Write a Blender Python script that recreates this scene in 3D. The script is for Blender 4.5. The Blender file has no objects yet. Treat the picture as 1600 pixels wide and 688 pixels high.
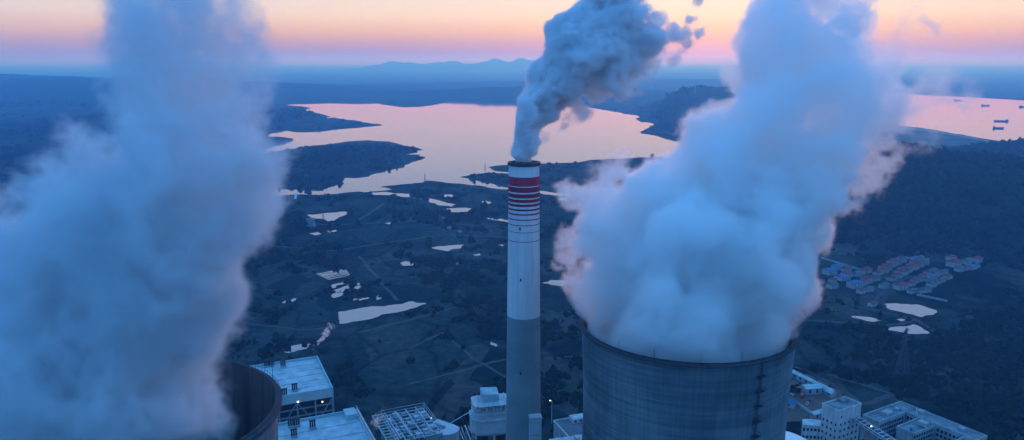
import bpy, bmesh, math, random
import numpy as np
from mathutils import Vector, Matrix

SC = bpy.context.scene
COL = SC.collection
R = math.radians
random.seed(7)
RNG = np.random.default_rng(11)

# ------------------------------------------------------------------ camera
CAM_Z, PITCH, FPX = 255.0, R(11.7), 1200.0
cam_data = bpy.data.cameras.new('camera')
cam_data.sensor_width = 36.0
cam_data.lens = 36.0 * FPX / 1600.0
cam_data.clip_start, cam_data.clip_end = 1.0, 200000.0
cam = bpy.data.objects.new('camera', cam_data)
COL.objects.link(cam)
cam.location = (0, 0, CAM_Z)
cam.rotation_euler = (math.pi / 2 - PITCH, 0, 0)
SC.camera = cam

# ------------------------------------------------------------------ world, sun, exposure
SUN_AZ, SUN_EL = R(15.0), R(1.6)            # azimuth measured from +Y towards +X
world = bpy.data.worlds.new('World')
SC.world = world
world.use_nodes = True
wt = world.node_tree
wt.nodes.clear()


def wn(t, **k):
    n = wt.nodes.new(t)
    for a, b in k.items():
        setattr(n, a, b)
    return n


def ramp_fill(r, stops):
    els = r.color_ramp.elements
    while len(els) > 1:
        els.remove(els[-1])
    els[0].position = stops[0][0]
    els[0].color = (*stops[0][1], 1)
    for p, c in stops[1:]:
        e = els.new(p)
        e.color = (*c, 1)


w_out = wn('ShaderNodeOutputWorld')
w_add = wn('ShaderNodeAddShader')
w_bg1 = wn('ShaderNodeBackground')
w_bg2 = wn('ShaderNodeBackground')
sky = wn('ShaderNodeTexSky', sky_type='NISHITA', sun_disc=False)
sky.sun_elevation, sky.sun_rotation = SUN_EL, SUN_AZ
sky.altitude, sky.air_density, sky.dust_density, sky.ozone_density = 50, 1.0, 1.0, 4.0
w_bg1.inputs['Strength'].default_value = 0.02
wt.links.new(sky.outputs[0], w_bg1.inputs['Color'])
tc = wn('ShaderNodeTexCoord')
sep = wn('ShaderNodeSeparateXYZ')
wt.links.new(tc.outputs['Generated'], sep.inputs[0])
zc = wn('ShaderNodeClamp')
wt.links.new(sep.outputs['Z'], zc.inputs['Value'])
rampA = wn('ShaderNodeValToRGB')
ramp_fill(rampA, [(0.0, (.13, .115, .14)), (.012, (.155, .12, .135)), (.024, (.25, .155, .13)), (.036, (.36, .22, .13)), (.055, (.42, .312, .225)),
                  (.085, (.395, .355, .32)), (.12, (.36, .37, .41)), (.17, (.29, .35, .48)), (.31, (.20, .32, .57)),
                  (.55, (.070, .24, .60)), (1.0, (.052, .235, .60))])
rampB = wn('ShaderNodeValToRGB')
ramp_fill(rampB, [(0.0, (.085, .20, .44)), (.12, (.078, .22, .51)), (.45, (.058, .235, .59)), (1.0, (.052, .235, .60))])
wt.links.new(zc.outputs[0], rampA.inputs[0])
wt.links.new(zc.outputs[0], rampB.inputs[0])
dotn = wn('ShaderNodeVectorMath', operation='DOT_PRODUCT')
wt.links.new(tc.outputs['Generated'], dotn.inputs[0])
dotn.inputs[1].default_value = (math.sin(SUN_AZ), math.cos(SUN_AZ), 0)
mr = wn('ShaderNodeMapRange', interpolation_type='SMOOTHSTEP')
mr.inputs['From Min'].default_value = -0.15
mr.inputs['From Max'].default_value = 1.0
wt.links.new(dotn.outputs['Value'], mr.inputs['Value'])
mixc = wn('ShaderNodeMix', data_type='RGBA')
wt.links.new(mr.outputs[0], mixc.inputs['Factor'])
wt.links.new(rampB.outputs[0], mixc.inputs['A'])
wt.links.new(rampA.outputs[0], mixc.inputs['B'])
wt.links.new(mixc.outputs['Result'], w_bg2.inputs['Color'])
w_bg2.inputs['Strength'].default_value = 1.0
wt.links.new(w_bg1.outputs[0], w_add.inputs[0])
wt.links.new(w_bg2.outputs[0], w_add.inputs[1])
wt.links.new(w_add.outputs[0], w_out.inputs['Surface'])

sun_d = bpy.data.lights.new('sun', 'SUN')
sun_d.energy, sun_d.angle, sun_d.color = 0.32, R(2.0), (1.0, .68, .65)
sun = bpy.data.objects.new('sun', sun_d)
COL.objects.link(sun)
sdir = Vector((math.sin(SUN_AZ) * math.cos(SUN_EL), math.cos(SUN_AZ) * math.cos(SUN_EL), math.sin(SUN_EL)))
sun.rotation_euler = sdir.to_track_quat('Z', 'Y').to_euler()

SC.view_settings.view_transform = 'Standard'
SC.view_settings.look = 'None'
SC.view_settings.exposure = 1.12
SC.view_settings.gamma = 1.0
SC.view_settings.use_curve_mapping = False

cy = SC.cycles
cy.use_denoising = True
cy.use_adaptive_sampling = True
cy.adaptive_threshold = 0.02
cy.max_bounces = 24
cy.diffuse_bounces = 2
cy.glossy_bounces = 2
cy.transmission_bounces = 2
cy.transparent_max_bounces = 16
cy.volume_bounces = 20
cy.volume_step_rate = 1.6
cy.volume_max_steps = 512
cy.sample_clamp_indirect = 4.0
cy.caustics_reflective = False
cy.caustics_refractive = False

# ------------------------------------------------------------------ picture geometry: where things stand
SP, CP = math.sin(PITCH), math.cos(PITCH)


def ray(px, py):
    a, b = (px - 800.0) / FPX, (344.0 - py) / FPX
    return a, CP + SP * b, -SP + CP * b


def gp(px, py, z=0.0):
    """where the line of sight meets the level z"""
    x, y, d = ray(px, py)
    t = (z - CAM_Z) / d
    return Vector((x * t, y * t, z))


def at(px, py, Y):
    """where the line of sight meets the distance Y"""
    x, y, d = ray(px, py)
    t = Y / y
    return Vector((x * t, Y, CAM_Z + d * t))


# ------------------------------------------------------------------ materials
MATS = {}


def mat(name, col, rough=.75, var=.25, scale=.15, col2=None, metal=0.0, bump=0.0, bscale=1.0, spec=.3, stretch=None):
    if name in MATS:
        return MATS[name]
    m = bpy.data.materials.new(name)
    m.use_nodes = True
    nt = m.node_tree
    b = nt.nodes['Principled BSDF']
    b.inputs['Roughness'].default_value = rough
    b.inputs['Metallic'].default_value = metal
    b.inputs['Specular IOR Level'].default_value = spec
    g = nt.nodes.new('ShaderNodeNewGeometry')
    mp = nt.nodes.new('ShaderNodeMapping')
    if stretch:
        mp.inputs['Scale'].default_value = stretch
    nt.links.new(g.outputs['Position'], mp.inputs[0])
    n = nt.nodes.new('ShaderNodeTexNoise')
    n.inputs['Scale'].default_value = scale
    n.inputs['Detail'].default_value = 5
    n.inputs['Roughness'].default_value = .65
    nt.links.new(mp.outputs[0], n.inputs['Vector'])
    r = nt.nodes.new('ShaderNodeValToRGB')
    lo = tuple(c * (1 - var) for c in col) if col2 is None else col2
    hi = tuple(min(1, c * (1 + var)) for c in col) if col2 is None else col
    ramp_fill(r, [(.32, lo), (.68, hi)])
    nt.links.new(n.outputs[0], r.inputs[0])
    nt.links.new(r.outputs[0], b.inputs['Base Color'])
    if bump:
        n2 = nt.nodes.new('ShaderNodeTexNoise')
        n2.inputs['Scale'].default_value = bscale
        n2.inputs['Detail'].default_value = 4
        nt.links.new(g.outputs['Position'], n2.inputs['Vector'])
        bp = nt.nodes.new('ShaderNodeBump')
        bp.inputs['Strength'].default_value = bump
        nt.links.new(n2.outputs[0], bp.inputs['Height'])
        nt.links.new(bp.outputs[0], b.inputs['Normal'])
    MATS[name] = m
    return m


def mat_emit(name, col, s):
    m = bpy.data.materials.new(name)
    m.use_nodes = True
    b = m.node_tree.nodes['Principled BSDF']
    b.inputs['Base Color'].default_value = (*col, 1)
    b.inputs['Emission Color'].default_value = (*col, 1)
    b.inputs['Emission Strength'].default_value = s
    return m


def mat_steam(name, k, aniso=.1, col=(.985, .988, .992)):
    m = bpy.data.materials.new(name)
    m.use_nodes = True
    nt = m.node_tree
    nt.nodes.clear()
    o = nt.nodes.new('ShaderNodeOutputMaterial')
    v = nt.nodes.new('ShaderNodeVolumePrincipled')
    v.inputs['Color'].default_value = (*col, 1)
    v.inputs['Density'].default_value = k
    v.inputs['Anisotropy'].default_value = aniso
    v.inputs['Density Attribute'].default_value = 'density'
    nt.links.new(v.outputs[0], o.inputs['Volume'])
    m.cycles.volume_sampling = 'DISTANCE'
    return m


CONC = mat('weathered_concrete', (.19, .25, .26), .9, .22, .05, bump=.15, bscale=.6)
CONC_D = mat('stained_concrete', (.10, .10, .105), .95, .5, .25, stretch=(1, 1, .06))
SHAFT_W = mat('white_chimney_paint', (.62, .63, .64), .6, .13, .5, stretch=(1, 1, .08))
RED = mat('crimson_paint', (.42, .02, .06), .55, .12, .2)
MAROON = mat('maroon_paint', (.25, .012, .035), .6, .15, .2)
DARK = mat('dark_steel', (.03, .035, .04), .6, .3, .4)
STEEL = mat('painted_steel', (.22, .30, .33), .55, .25, .3)
STEEL_L = mat('pale_painted_steel', (.42, .50, .53), .55, .2, .3)
ROOF_W = mat('white_roof_sheet', (.36, .46, .48), .6, .3, .16, bump=.05)
FASCIA = mat('pale_green_cladding', (.34, .48, .50), .6, .12, .2)
TANKW = mat('pale_tank_paint', (.42, .50, .53), .5, .15, .15)
WALL_W = mat('white_render', (.46, .48, .48), .85, .28, .35, stretch=(1, 1, .25))
WALL_V = mat('village_render', (.36, .37, .37), .85, .3, .2)
WALL_G = mat('grey_render', (.30, .35, .37), .85, .3, .35, stretch=(1, 1, .25))
ROOF_G = mat('grey_flat_roof', (.17, .21, .23), .9, .45, .18)
GLASSD = mat('dark_window_glass', (.015, .02, .03), .15, .3, .2, spec=.5)
ROOF_R = mat('red_roof_tile', (.25, .06, .06), .8, .3, .1)
ROOF_B = mat('blue_roof_sheet', (.015, .12, .28), .6, .2, .1)
ROOF_K = mat('grey_roof_tile', (.12, .13, .15), .85, .3, .1)
ASPH = mat('dark_asphalt', (.045, .047, .05), .9, .3, .1)
YARD = mat('brown_earth_yard', (.13, .085, .065), .95, .3, .08)
PATH = mat('pale_dirt_track', (.06, .062, .06), .95, .3, .05)
CARR = mat('red_car_paint', (.30, .02, .02), .4, .1, .5, spec=.5)
CARW = mat('white_car_paint', (.65, .66, .68), .4, .05, .5, spec=.5)
CARK = mat('black_car_paint', (.02, .02, .025), .4, .1, .5, spec=.5)
HULL = mat('ship_hull_paint', (.06, .05, .06), .6, .2, .05)
FOL = mat('woodland_foliage', (.013, .032, .019), .95, .5, .02, col2=(.004, .012, .009), spec=0)
LAMP = mat_emit('lamp_glow', (1.0, .88, .72), 2.5)

# ------------------------------------------------------------------ mesh helpers


class MB:
    """collects simple solids; build() links them as ONE mesh object"""

    def __init__(self, frame=None):
        self.v, self.f = [], []
        self.M = frame or Matrix.Identity(4)

    def add(self, vs, fs):
        o = len(self.v)
        self.v += [tuple(self.M @ Vector(p)) for p in vs]
        self.f += [tuple(i + o for i in f) for f in fs]
        return self

    def box(self, x0, x1, y0, y1, z0, z1):
        vs = [(x, y, z) for z in (z0, z1) for y in (y0, y1) for x in (x0, x1)]
        return self.add(vs, [(0, 2, 3, 1), (4, 5, 7, 6), (0, 1, 5, 4), (2, 6, 7, 3), (0, 4, 6, 2), (1, 3, 7, 5)])

    def bar(self, a, b, w, n=4):
        a, b = Vector(a), Vector(b)
        d = (b - a).normalized()
        up = Vector((0, 0, 1)) if abs(d.z) < .95 else Vector((1, 0, 0))
        s = d.cross(up).normalized()
        t = d.cross(s)
        vs = []
        for p in (a, b):
            for k in range(n):
                an = 2 * math.pi * (k + .5) / n
                vs.append(p + (s * math.cos(an) + t * math.sin(an)) * w * .5 * (1.414 if n == 4 else 1))
        fs = [(k, (k + 1) % n, n + (k + 1) % n, n + k) for k in range(n)]
        fs += [tuple(reversed(range(n))), tuple(range(n, 2 * n))]
        return self.add(vs, fs)

    def lathe(self, prof, n=48, c=(0, 0), a0=0.0, a1=2 * math.pi, cap0=False, cap1=False):
        full = abs(a1 - a0 - 2 * math.pi) < 1e-6
        m = n if full else n + 1
        vs = []
        for (r, z) in prof:
            for k in range(m):
                an = a0 + (a1 - a0) * k / n
                vs.append((c[0] + r * math.cos(an), c[1] + r * math.sin(an), z))
        fs = []
        for i in range(len(prof) - 1):
            for k in range(n):
                k2 = (k + 1) % m
                fs.append((i * m + k, i * m + k2, (i + 1) * m + k2, (i + 1) * m + k))
        if cap0:
            fs.append(tuple(reversed(range(m))))
        if cap1:
            fs.append(tuple(range((len(prof) - 1) * m, len(prof) * m)))
        return self.add(vs, fs)

    def prism(self, poly, z0, z1):
        n = len(poly)
        vs = [(p[0], p[1], z0) for p in poly] + [(p[0], p[1], z1) for p in poly]
        fs = [(k, (k + 1) % n, n + (k + 1) % n, n + k) for k in range(n)] + [tuple(reversed(range(n))), tuple(range(n, 2 * n))]
        return self.add(vs, fs)

    def build(self, name, m, parent=None, smooth=False):
        me = bpy.data.meshes.new(name)
        off = Vector((0, 0, 0))
        if parent is not None:
            p = parent
            while p is not None:
                off += Vector(p.location)
                p = p.parent
        me.from_pydata([tuple(Vector(p) - off) for p in self.v], [], self.f)
        bm = bmesh.new()
        bm.from_mesh(me)
        bmesh.ops.recalc_face_normals(bm, faces=bm.faces)
        bm.to_mesh(me)
        bm.free()
        if smooth:
            me.polygons.foreach_set('use_smooth', [True] * len(me.polygons))
        me.materials.append(m)
        o = bpy.data.objects.new(name, me)
        COL.objects.link(o)
        if parent is not None:
            o.parent = parent
        return o


def props(o, label=None, cat=None, group=None, kind=None):
    for k, v in (('label', label), ('category', cat), ('group', group), ('kind', kind)):
        if v:
            o[k] = v
    return o


def thing(name, label, cat, loc, group=None):
    o = bpy.data.objects.new(name, None)
    o.empty_display_size = 1
    COL.objects.link(o)
    o.location = loc
    return props(o, label, cat, group)


def frame(x, y, ang, z=0):
    return Matrix.Translation((x, y, z)) @ Matrix.Rotation(ang, 4, 'Z')


def kids(o):
    return [c for c in bpy.data.objects if c.parent is o]


def copy_tree(o, parent=None, ch=None):
    c = o.copy()
    COL.objects.link(c)
    if parent is not None:
        c.parent = parent
    for k in (kids(o) if ch is None else ch):
        copy_tree(k, c)
    return c


def rough_outline(pts, depth=3, amp=.10, seed=0):
    """midpoint displacement on a closed outline: a natural shore"""
    rn = random.Random(seed)
    pts = [Vector(p[:2]) for p in pts]
    for _ in range(depth):
        out = []
        for i, p in enumerate(pts):
            q = pts[(i + 1) % len(pts)]
            d = q - p
            L = d.length
            nrm = Vector((-d.y, d.x)) / max(L, 1e-6)
            out += [p, (p + q) / 2 + nrm * rn.gauss(0, 1) * amp * min(L, 120)]
        pts = out
    return pts


def sheet(name, outline, z, m):
    from mathutils.geometry import tessellate_polygon
    vs = [Vector((p[0], p[1], z)) for p in outline]
    tris = tessellate_polygon([vs])
    me = bpy.data.meshes.new(name)
    me.from_pydata([tuple(v) for v in vs], [], [tuple(t) for t in tris])
    bm = bmesh.new()
    bm.from_mesh(me)
    bmesh.ops.recalc_face_normals(bm, faces=bm.faces)
    if bm.faces and sum(f.normal.z for f in bm.faces) < 0:
        bmesh.ops.reverse_faces(bm, faces=bm.faces)
    bm.to_mesh(me)
    bm.free()
    me.materials.append(m)
    o = bpy.data.objects.new(name, me)
    COL.objects.link(o)
    return o


def in_poly(x, y, poly):
    P = np.array([(p[0], p[1]) for p in poly])
    inside = np.zeros(x.shape, bool)
    j = len(P) - 1
    for i in range(len(P)):
        xi, yi, xj, yj = P[i, 0], P[i, 1], P[j, 0], P[j, 1]
        c = ((yi > y) != (yj > y)) & (x < (xj - xi) * (y - yi) / (yj - yi + 1e-12) + xi)
        inside ^= c
        j = i
    return inside


# ------------------------------------------------------------------ water outlines (traced shores, laid on the ground plane)
LAKE_PX = [(448, 164), (480, 163), (520, 162), (560, 163), (590, 162), (607, 165), (630, 168), (660, 167), (685, 163), (697, 160),
           (740, 158), (800, 158), (860, 160), (920, 168), (960, 175), (996, 181.6), (994.5, 187), (1000, 191), (1023, 194.5),
           (999, 206.5), (1003.5, 209.5), (1020, 211.6), (1040, 218), (1062, 224), (1080, 230), (1101, 236), (1120, 243), (1110, 250),
           (1095, 250.6), (1050, 247.6), (1005, 246), (960, 248.5), (924, 250), (906, 253.6), (870, 255), (845, 256), (800, 257),
           (775, 259), (763, 262), (774, 267.6), (795, 269.5), (815, 271), (795, 271.5), (763.5, 270), (750, 271.5), (720, 276.4),
           (721.5, 277.6), (738, 281.5), (762, 286), (780, 291), (800, 294.4), (790, 296.5), (769.5, 294.4), (759, 292), (732, 289),
           (699, 286), (687, 284), (668, 281.8), (659.5, 285.6), (621.7, 289), (594, 292), (613, 296), (592.6, 298.6), (569, 301),
           (560.6, 299.5), (534.5, 302), (496.7, 305), (447, 305), (389, 309.7), (366, 310.3), (395, 300), (418, 296.3), (453, 296.3),
           (476, 298.6), (505.4, 298.6), (522.8, 291.4), (537.4, 282.7), (538.8, 278.3), (557.7, 278.9), (581, 273), (604, 266.7),
           (630.4, 262.3), (633.3, 258), (650.8, 252), (665.3, 246.9), (656.6, 244.3), (642, 242), (624.6, 240.5), (627.5, 238.8),
           (639, 240), (661.8, 234.7), (650.8, 231), (630.4, 227.4), (618.8, 223.6), (592.6, 220.7), (575, 219.3), (534.5, 222.5),
           (505.4, 226.5), (476.3, 230.3), (435.6, 236.1), (418, 240.5), (410, 236), (427, 230), (447, 224.5), (460.3, 219.6), (447, 215),
           (434, 213.7), (415, 214), (427, 208.5), (447, 204.7), (461.8, 207), (490.9, 207), (522.8, 203.3), (563.5, 199.8), (598.4, 196.3),
           (563.5, 189.6), (522.8, 184.4), (502.5, 185.2), (501, 180.9), (490.9, 178), (480.7, 178.9), (479.2, 173.6), (486.5, 169.3),
           (470.5, 166.3), (450, 164.9)]
RIVER_PX = [(1350, 143), (1458, 149.5), (1530, 153), (1600, 157.3), (1900, 173), (1900, 285), (1700, 246), (1600, 226.8),
            (1532.5, 216.2), (1490, 209), (1465.7, 204.4), (1442, 200.5), (1407, 196.6), (1340, 186), (1310, 165)]
POND_PX = [
    [(480, 336), (510, 333), (541, 331), (543, 333), (528, 344), (510, 346), (500, 342), (488, 342)],
    [(483, 365), (495, 363), (502, 366), (492, 368)],
    [(510, 361), (528, 359), (530, 361), (515, 364)],
    [(528, 488), (560, 482), (600, 479), (645, 471), (667, 474), (640, 483), (610, 490), (560, 502), (530, 506)],
    [(673, 387), (700, 384), (726, 383), (720, 388), (700, 393), (688, 391)],
    [(625, 411), (635, 408), (648, 410), (645, 415), (630, 416)],
    [(696, 412), (715, 411), (727, 410), (725, 413), (705, 414)],
    [(847, 442), (860, 438), (880, 438), (892, 442), (880, 447), (860, 446)],
    [(690, 327), (715, 325), (737, 326), (730, 331), (705, 332)],
    [(580, 301.5), (600, 300), (640, 303), (680, 312), (712, 320), (708, 323), (680, 318), (640, 308.5), (610, 305), (585, 305)],
    [(753, 315), (760, 314), (768, 316), (765, 319), (755, 318)],
    [(750, 340), (770, 341), (795, 345), (795, 348), (775, 344.5)],
    [(835, 298), (850, 299), (870, 302), (888, 305), (880, 307), (850, 304)],
    [(870, 312), (885, 309), (893, 313), (885, 316), (872, 315)],
    [(693, 304.5), (705, 304), (711, 305.5), (705, 308), (695, 308)],
    [(437, 547), (455, 541), (486, 538), (480, 545), (450, 552)],
    [(1380, 475), (1400, 474), (1432, 476), (1463, 485), (1441, 496), (1427, 492), (1405, 487), (1389, 483.5)],
    [(1374, 512), (1398, 511), (1427, 507), (1440, 512), (1453, 520), (1437, 522), (1421, 522), (1395, 517)],
    [(1329, 494), (1345, 494.5), (1363, 496.6), (1380, 501), (1366, 503), (1351, 501)],
    [(1400, 499), (1408, 498), (1415, 500), (1408, 502.5)],
    [(690, 285.5 + 54), (700, 339), (703, 341), (693, 341.5)],
    [(1478, 245), (1494, 244), (1498, 247), (1484, 248)],
    [(1015, 269), (1023, 267), (1026, 270), (1018, 272)],
    [(600, 349), (612, 347), (616, 349), (606, 351)],
    [(778, 383), (790, 381.5), (794, 384), (784, 385)],
    [(738, 398), (750, 396.5), (752, 399), (742, 400)],
    [(0, 352), (8, 350), (14, 353), (6, 356), (-14, 356)],
]
LAKE = rough_outline([gp(*p) for p in LAKE_PX], 3, .07, 1)
RIVER = rough_outline([gp(*p) for p in RIVER_PX], 3, .03, 2)
PONDS = [rough_outline([gp(*p) for p in q], 3, .09, 10 + i) for i, q in enumerate(POND_PX)]

# ------------------------------------------------------------------ terrain
HILLS = [  # centre x, y, height, half-widths, turn
    (755, 1420, 86, 165, 240, .15), (985, 1340, 26, 150, 210, 0), (1450, 1930, 46, 300, 230, 0), (560, 1330, 20, 90, 160, 0),
    (745, 2800, 78, 85, 240, 0), (1000, 3700, 135, 205, 340, 0), (200, 5700, 70, 900, 330, 0),
    (-3900, 5600, 95, 1300, 800, 0), (-2300, 6400, 70, 1000, 700, 0), (-5200, 7300, 130, 1800, 900, 0),
    (-900, 7600, 22, 1500, 800, 0), (800, 8600, 30, 1600, 900, 0), (2500, 9000, 30, 1700, 900, 0),
    (-1500, 3300, 26, 330, 420, 0), (-1040, 3600, 20, 120, 200, 0), (-470, 2060, 10, 120, 150, 0),
]


def vnoise(x, y, s, seed):
    rn = np.random.default_rng(seed)
    out = np.zeros_like(x)
    for k in range(7):
        a = rn.uniform(0, 2 * math.pi)
        f = rn.uniform(.6, 1.7) / s
        out += np.sin((x * math.cos(a) + y * math.sin(a)) * f * 2 * math.pi + rn.uniform(0, 6.28) + .8 * np.sin((x * math.sin(a) - y * math.cos(a)) * f * 4))
    return out / 3.0


def height(x, y):
    h = np.zeros_like(x)
    wx = x + 40 * vnoise(x, y, 420, 3)
    wy = y + 40 * vnoise(x, y, 380, 4)
    for (cx, cyy, H, sx, sy, r) in HILLS:
        dx, dy = wx - cx, wy - cyy
        u, v = dx * math.cos(r) + dy * math.sin(r), -dx * math.sin(r) + dy * math.cos(r)
        h = np.maximum(h, 0) + np.maximum(0, (H * 1.18) * np.exp(-.5 * ((u / sx) ** 2 + (v / sy) ** 2)) - H * .18)
    h = h * (1 + .10 * vnoise(x, y, 300, 5) + .05 * vnoise(x, y, 90, 6))
    return np.maximum(h, 0)


def axis(a, b, n, c, k):
    """uneven spacing: fine round c"""
    t0, t1 = np.arcsinh((a - c) / k), np.arcsinh((b - c) / k)
    return c + k * np.sinh(np.linspace(t0, t1, n))


xs = axis(-60000, 60000, 420, 200, 700)
ys = axis(-8000, 62000, 420, 900, 700)
X, Y = np.meshgrid(xs, ys)
Hh = height(X, Y)
wet = in_poly(X, Y, LAKE) | in_poly(X, Y, RIVER)
for p in PONDS:
    wet |= in_poly(X, Y, p)
Hh[wet] = -.3
Hh[Hh < .05] = np.minimum(Hh[Hh < .05], 0)
me = bpy.data.meshes.new('ground')
nx, ny = len(xs), len(ys)
idx = np.arange(nx * ny).reshape(ny, nx)
quads = np.stack([idx[:-1, :-1], idx[:-1, 1:], idx[1:, 1:], idx[1:, :-1]], -1).reshape(-1, 4)
me.from_pydata(np.stack([X, Y, Hh], -1).reshape(-1, 3).tolist(), [], quads.tolist())
me.polygons.foreach_set('use_smooth', [True] * len(me.polygons))


def ground_material():
    m = bpy.data.materials.new('fields_and_scrub')
    m.use_nodes = True
    nt = m.node_tree
    L = nt.links
    b = nt.nodes['Principled BSDF']
    b.inputs['Roughness'].default_value = .95
    b.inputs['Specular IOR Level'].default_value = 0
    g = nt.nodes.new('ShaderNodeNewGeometry')

    def N(t, **k):
        n = nt.nodes.new(t)
        for a, c in k.items():
            setattr(n, a, c)
        return n

    def noise(s, d=6, r=.65, vec=None):
        n = N('ShaderNodeTexNoise')
        n.inputs['Scale'].default_value = s
        n.inputs['Detail'].default_value = d
        n.inputs['Roughness'].default_value = r
        L.new(vec or g.outputs['Position'], n.inputs['Vector'])
        return n

    def mix(f, a, c, mode='MIX'):
        n = N('ShaderNodeMix', data_type='RGBA', blend_type=mode)
        if hasattr(f, 'default_value'):
            L.new(f, n.inputs['Factor'])
        else:
            n.inputs['Factor'].default_value = f
        for s, v in (('A', a), ('B', c)):
            if isinstance(v, tuple):
                n.inputs[s].default_value = (*v, 1)
            else:
                L.new(v, n.inputs[s])
        return n.outputs['Result']

    def ramp(s, stops):
        n = N('ShaderNodeValToRGB')
        ramp_fill(n, stops)
        L.new(s, n.inputs[0])
        return n.outputs[0]

    big = noise(.004, 5)
    scrub = ramp(big.outputs[0], [(.36, (.004, .014, .013)), (.5, (.014, .034, .032)), (.64, (.070, .060, .054))])
    mp = N('ShaderNodeMapping')
    mp.inputs['Rotation'].default_value = (0, 0, .42)
    mp.inputs['Scale'].default_value = (1.0, .55, 0)
    wob = noise(.02, 2)
    wv = N('ShaderNodeVectorMath', operation='MULTIPLY_ADD')
    L.new(wob.outputs['Color'], wv.inputs[0])
    wv.inputs[1].default_value = (14, 14, 0)
    L.new(g.outputs['Position'], wv.inputs[2])
    L.new(wv.outputs[0], mp.inputs[0])
    vo = N('ShaderNodeTexVoronoi', feature='F1', distance='CHEBYCHEV')
    vo.inputs['Scale'].default_value = .021
    L.new(mp.outputs[0], vo.inputs['Vector'])
    sp = N('ShaderNodeSeparateColor')
    L.new(vo.outputs['Color'], sp.inputs[0])
    plot = ramp(sp.outputs[0], [(.0, (.004, .013, .012)), (.35, (.014, .032, .028)), (.7, (.036, .056, .050)), (1.0, (.095, .078, .070))])
    c = mix(.55, scrub, plot)
    vd = N('ShaderNodeTexVoronoi', feature='DISTANCE_TO_EDGE')
    vd.inputs['Scale'].default_value = .017
    L.new(mp.outputs[0], vd.inputs['Vector'])
    hedge = ramp(vd.outputs['Distance'], [(.0, (.30, .34, .30)), (.05, (1, 1, 1))])
    c = mix(.8, c, hedge, 'MULTIPLY')
    fine = noise(.10, 8, .75)
    c = mix(1.0, c, ramp(fine.outputs[0], [(.32, (.35, .38, .40)), (.5, (1, 1, 1)), (.72, (1.9, 1.75, 1.7))]), 'MULTIPLY')
    sx = N('ShaderNodeSeparateXYZ')
    L.new(g.outputs['Position'], sx.inputs[0])
    hz = N('ShaderNodeMapRange')
    hz.inputs['From Min'].default_value = 1.5
    hz.inputs['From Max'].default_value = 9
    L.new(sx.outputs['Z'], hz.inputs['Value'])
    c = mix(hz.outputs[0], c, ramp(fine.outputs[0], [(.35, (.006, .018, .014)), (.65, (.016, .036, .022))]))
    L.new(c, b.inputs['Base Color'])
    bp = N('ShaderNodeBump')
    bp.inputs['Strength'].default_value = .5
    bp.inputs['Distance'].default_value = 2
    L.new(fine.outputs[0], bp.inputs['Height'])
    L.new(bp.outputs[0], b.inputs['Normal'])
    return m


me.materials.append(ground_material())
ground = bpy.data.objects.new('ground', me)
COL.objects.link(ground)
props(ground, 'dark scrubland and fields with low hills reaching the hazy horizon', kind='structure')


def water_material(name, scale, strength, ior=1.55, rough=.06):
    m = bpy.data.materials.new(name)
    m.use_nodes = True
    nt = m.node_tree
    b = nt.nodes['Principled BSDF']
    b.inputs['Base Color'].default_value = (.012, .022, .035, 1)
    b.inputs['Roughness'].default_value = rough
    b.inputs['IOR'].default_value = ior
    g = nt.nodes.new('ShaderNodeNewGeometry')
    n = nt.nodes.new('ShaderNodeTexNoise')
    n.inputs['Scale'].default_value = scale
    n.inputs['Detail'].default_value = 6
    nt.links.new(g.outputs['Position'], n.inputs['Vector'])
    bp = nt.nodes.new('ShaderNodeBump')
    bp.inputs['Strength'].default_value = strength
    bp.inputs['Distance'].default_value = 1
    nt.links.new(n.outputs[0], bp.inputs['Height'])
    nt.links.new(bp.outputs[0], b.inputs['Normal'])
    return m


PYL = mat('galvanised_lattice', (.05, .075, .085), .7, .2, .3)
WATER = water_material('lake_water', .03, .08, 1.45)
PONDW = water_material('pond_water', .2, .02, 3.4)
props(sheet('lake', LAKE, .12, WATER), 'wide pale pink lake with long dark peninsulas', kind='structure')
props(sheet('river', RIVER, .12, WATER), 'broad pale river with barges beyond the wooded hill', kind='structure')
for i, p in enumerate(PONDS):
    props(sheet('pond', p, .10, PONDW), 'small pale pond among the dark fields', kind='structure')

# ------------------------------------------------------------------ far mountains
def mountain(x0, x1, Y0, peaks, seed):
    n = 80
    rn = random.Random(seed)
    mb = MB()
    vs, fs = [], []
    xsn = [x0 + (x1 - x0) * i / n for i in range(n + 1)]
    for j, (dy, k) in enumerate([(-900, 0), (-450, .5), (-150, .85), (0, 1), (250, .75), (900, 0)]):
        for x in xsn:
            h = sum(H * math.exp(-abs((x - c) / w) ** 1.5) for (c, H, w) in peaks)
            h *= k * (1 + .10 * math.sin(x * .004 + j) + .06 * math.sin(x * .011 + 2 * j) + .05 * rn.uniform(-1, 1))
            vs.append((x, Y0 + dy + 60 * math.sin(x * .004 + j), min(h, 336) - 1))
    for j in range(5):
        for i in range(n):
            a = j * (n + 1) + i
            fs.append((a, a + 1, a + n + 2, a + n + 1))
    mb.add(vs, fs)
    return props(mb.build('mountain', MATS['woodland_foliage'], smooth=True), 'faint mountain ridge fading into the haze', kind='structure')


mountain(-5500, 5000, 21000, [(-1500, 200, 700), (-500, 235, 480), (300, 265, 420), (1000, 245, 500), (-3000, 240, 1000), (2600, 230, 1000)], 4)

# ------------------------------------------------------------------ chimney
CH_Y = 330.0
ct = at(819, 255, CH_Y)
CHX, CHTOP = ct.x, ct.z


def ch_r(z):
    return 6.6 + (CHTOP - z) * (8.15 - 6.6) / (CHTOP - 84.0)


def ch_z(py):
    z = at(819, py, CH_Y).z
    return at(819, py, CH_Y - ch_r(z)).z


chim = thing('chimney', 'tall round smokestack, white with crimson bands above a grey concrete shaft', 'smokestack', (CHX, CH_Y, 0))
ch_mid = ch_z(500)


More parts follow.
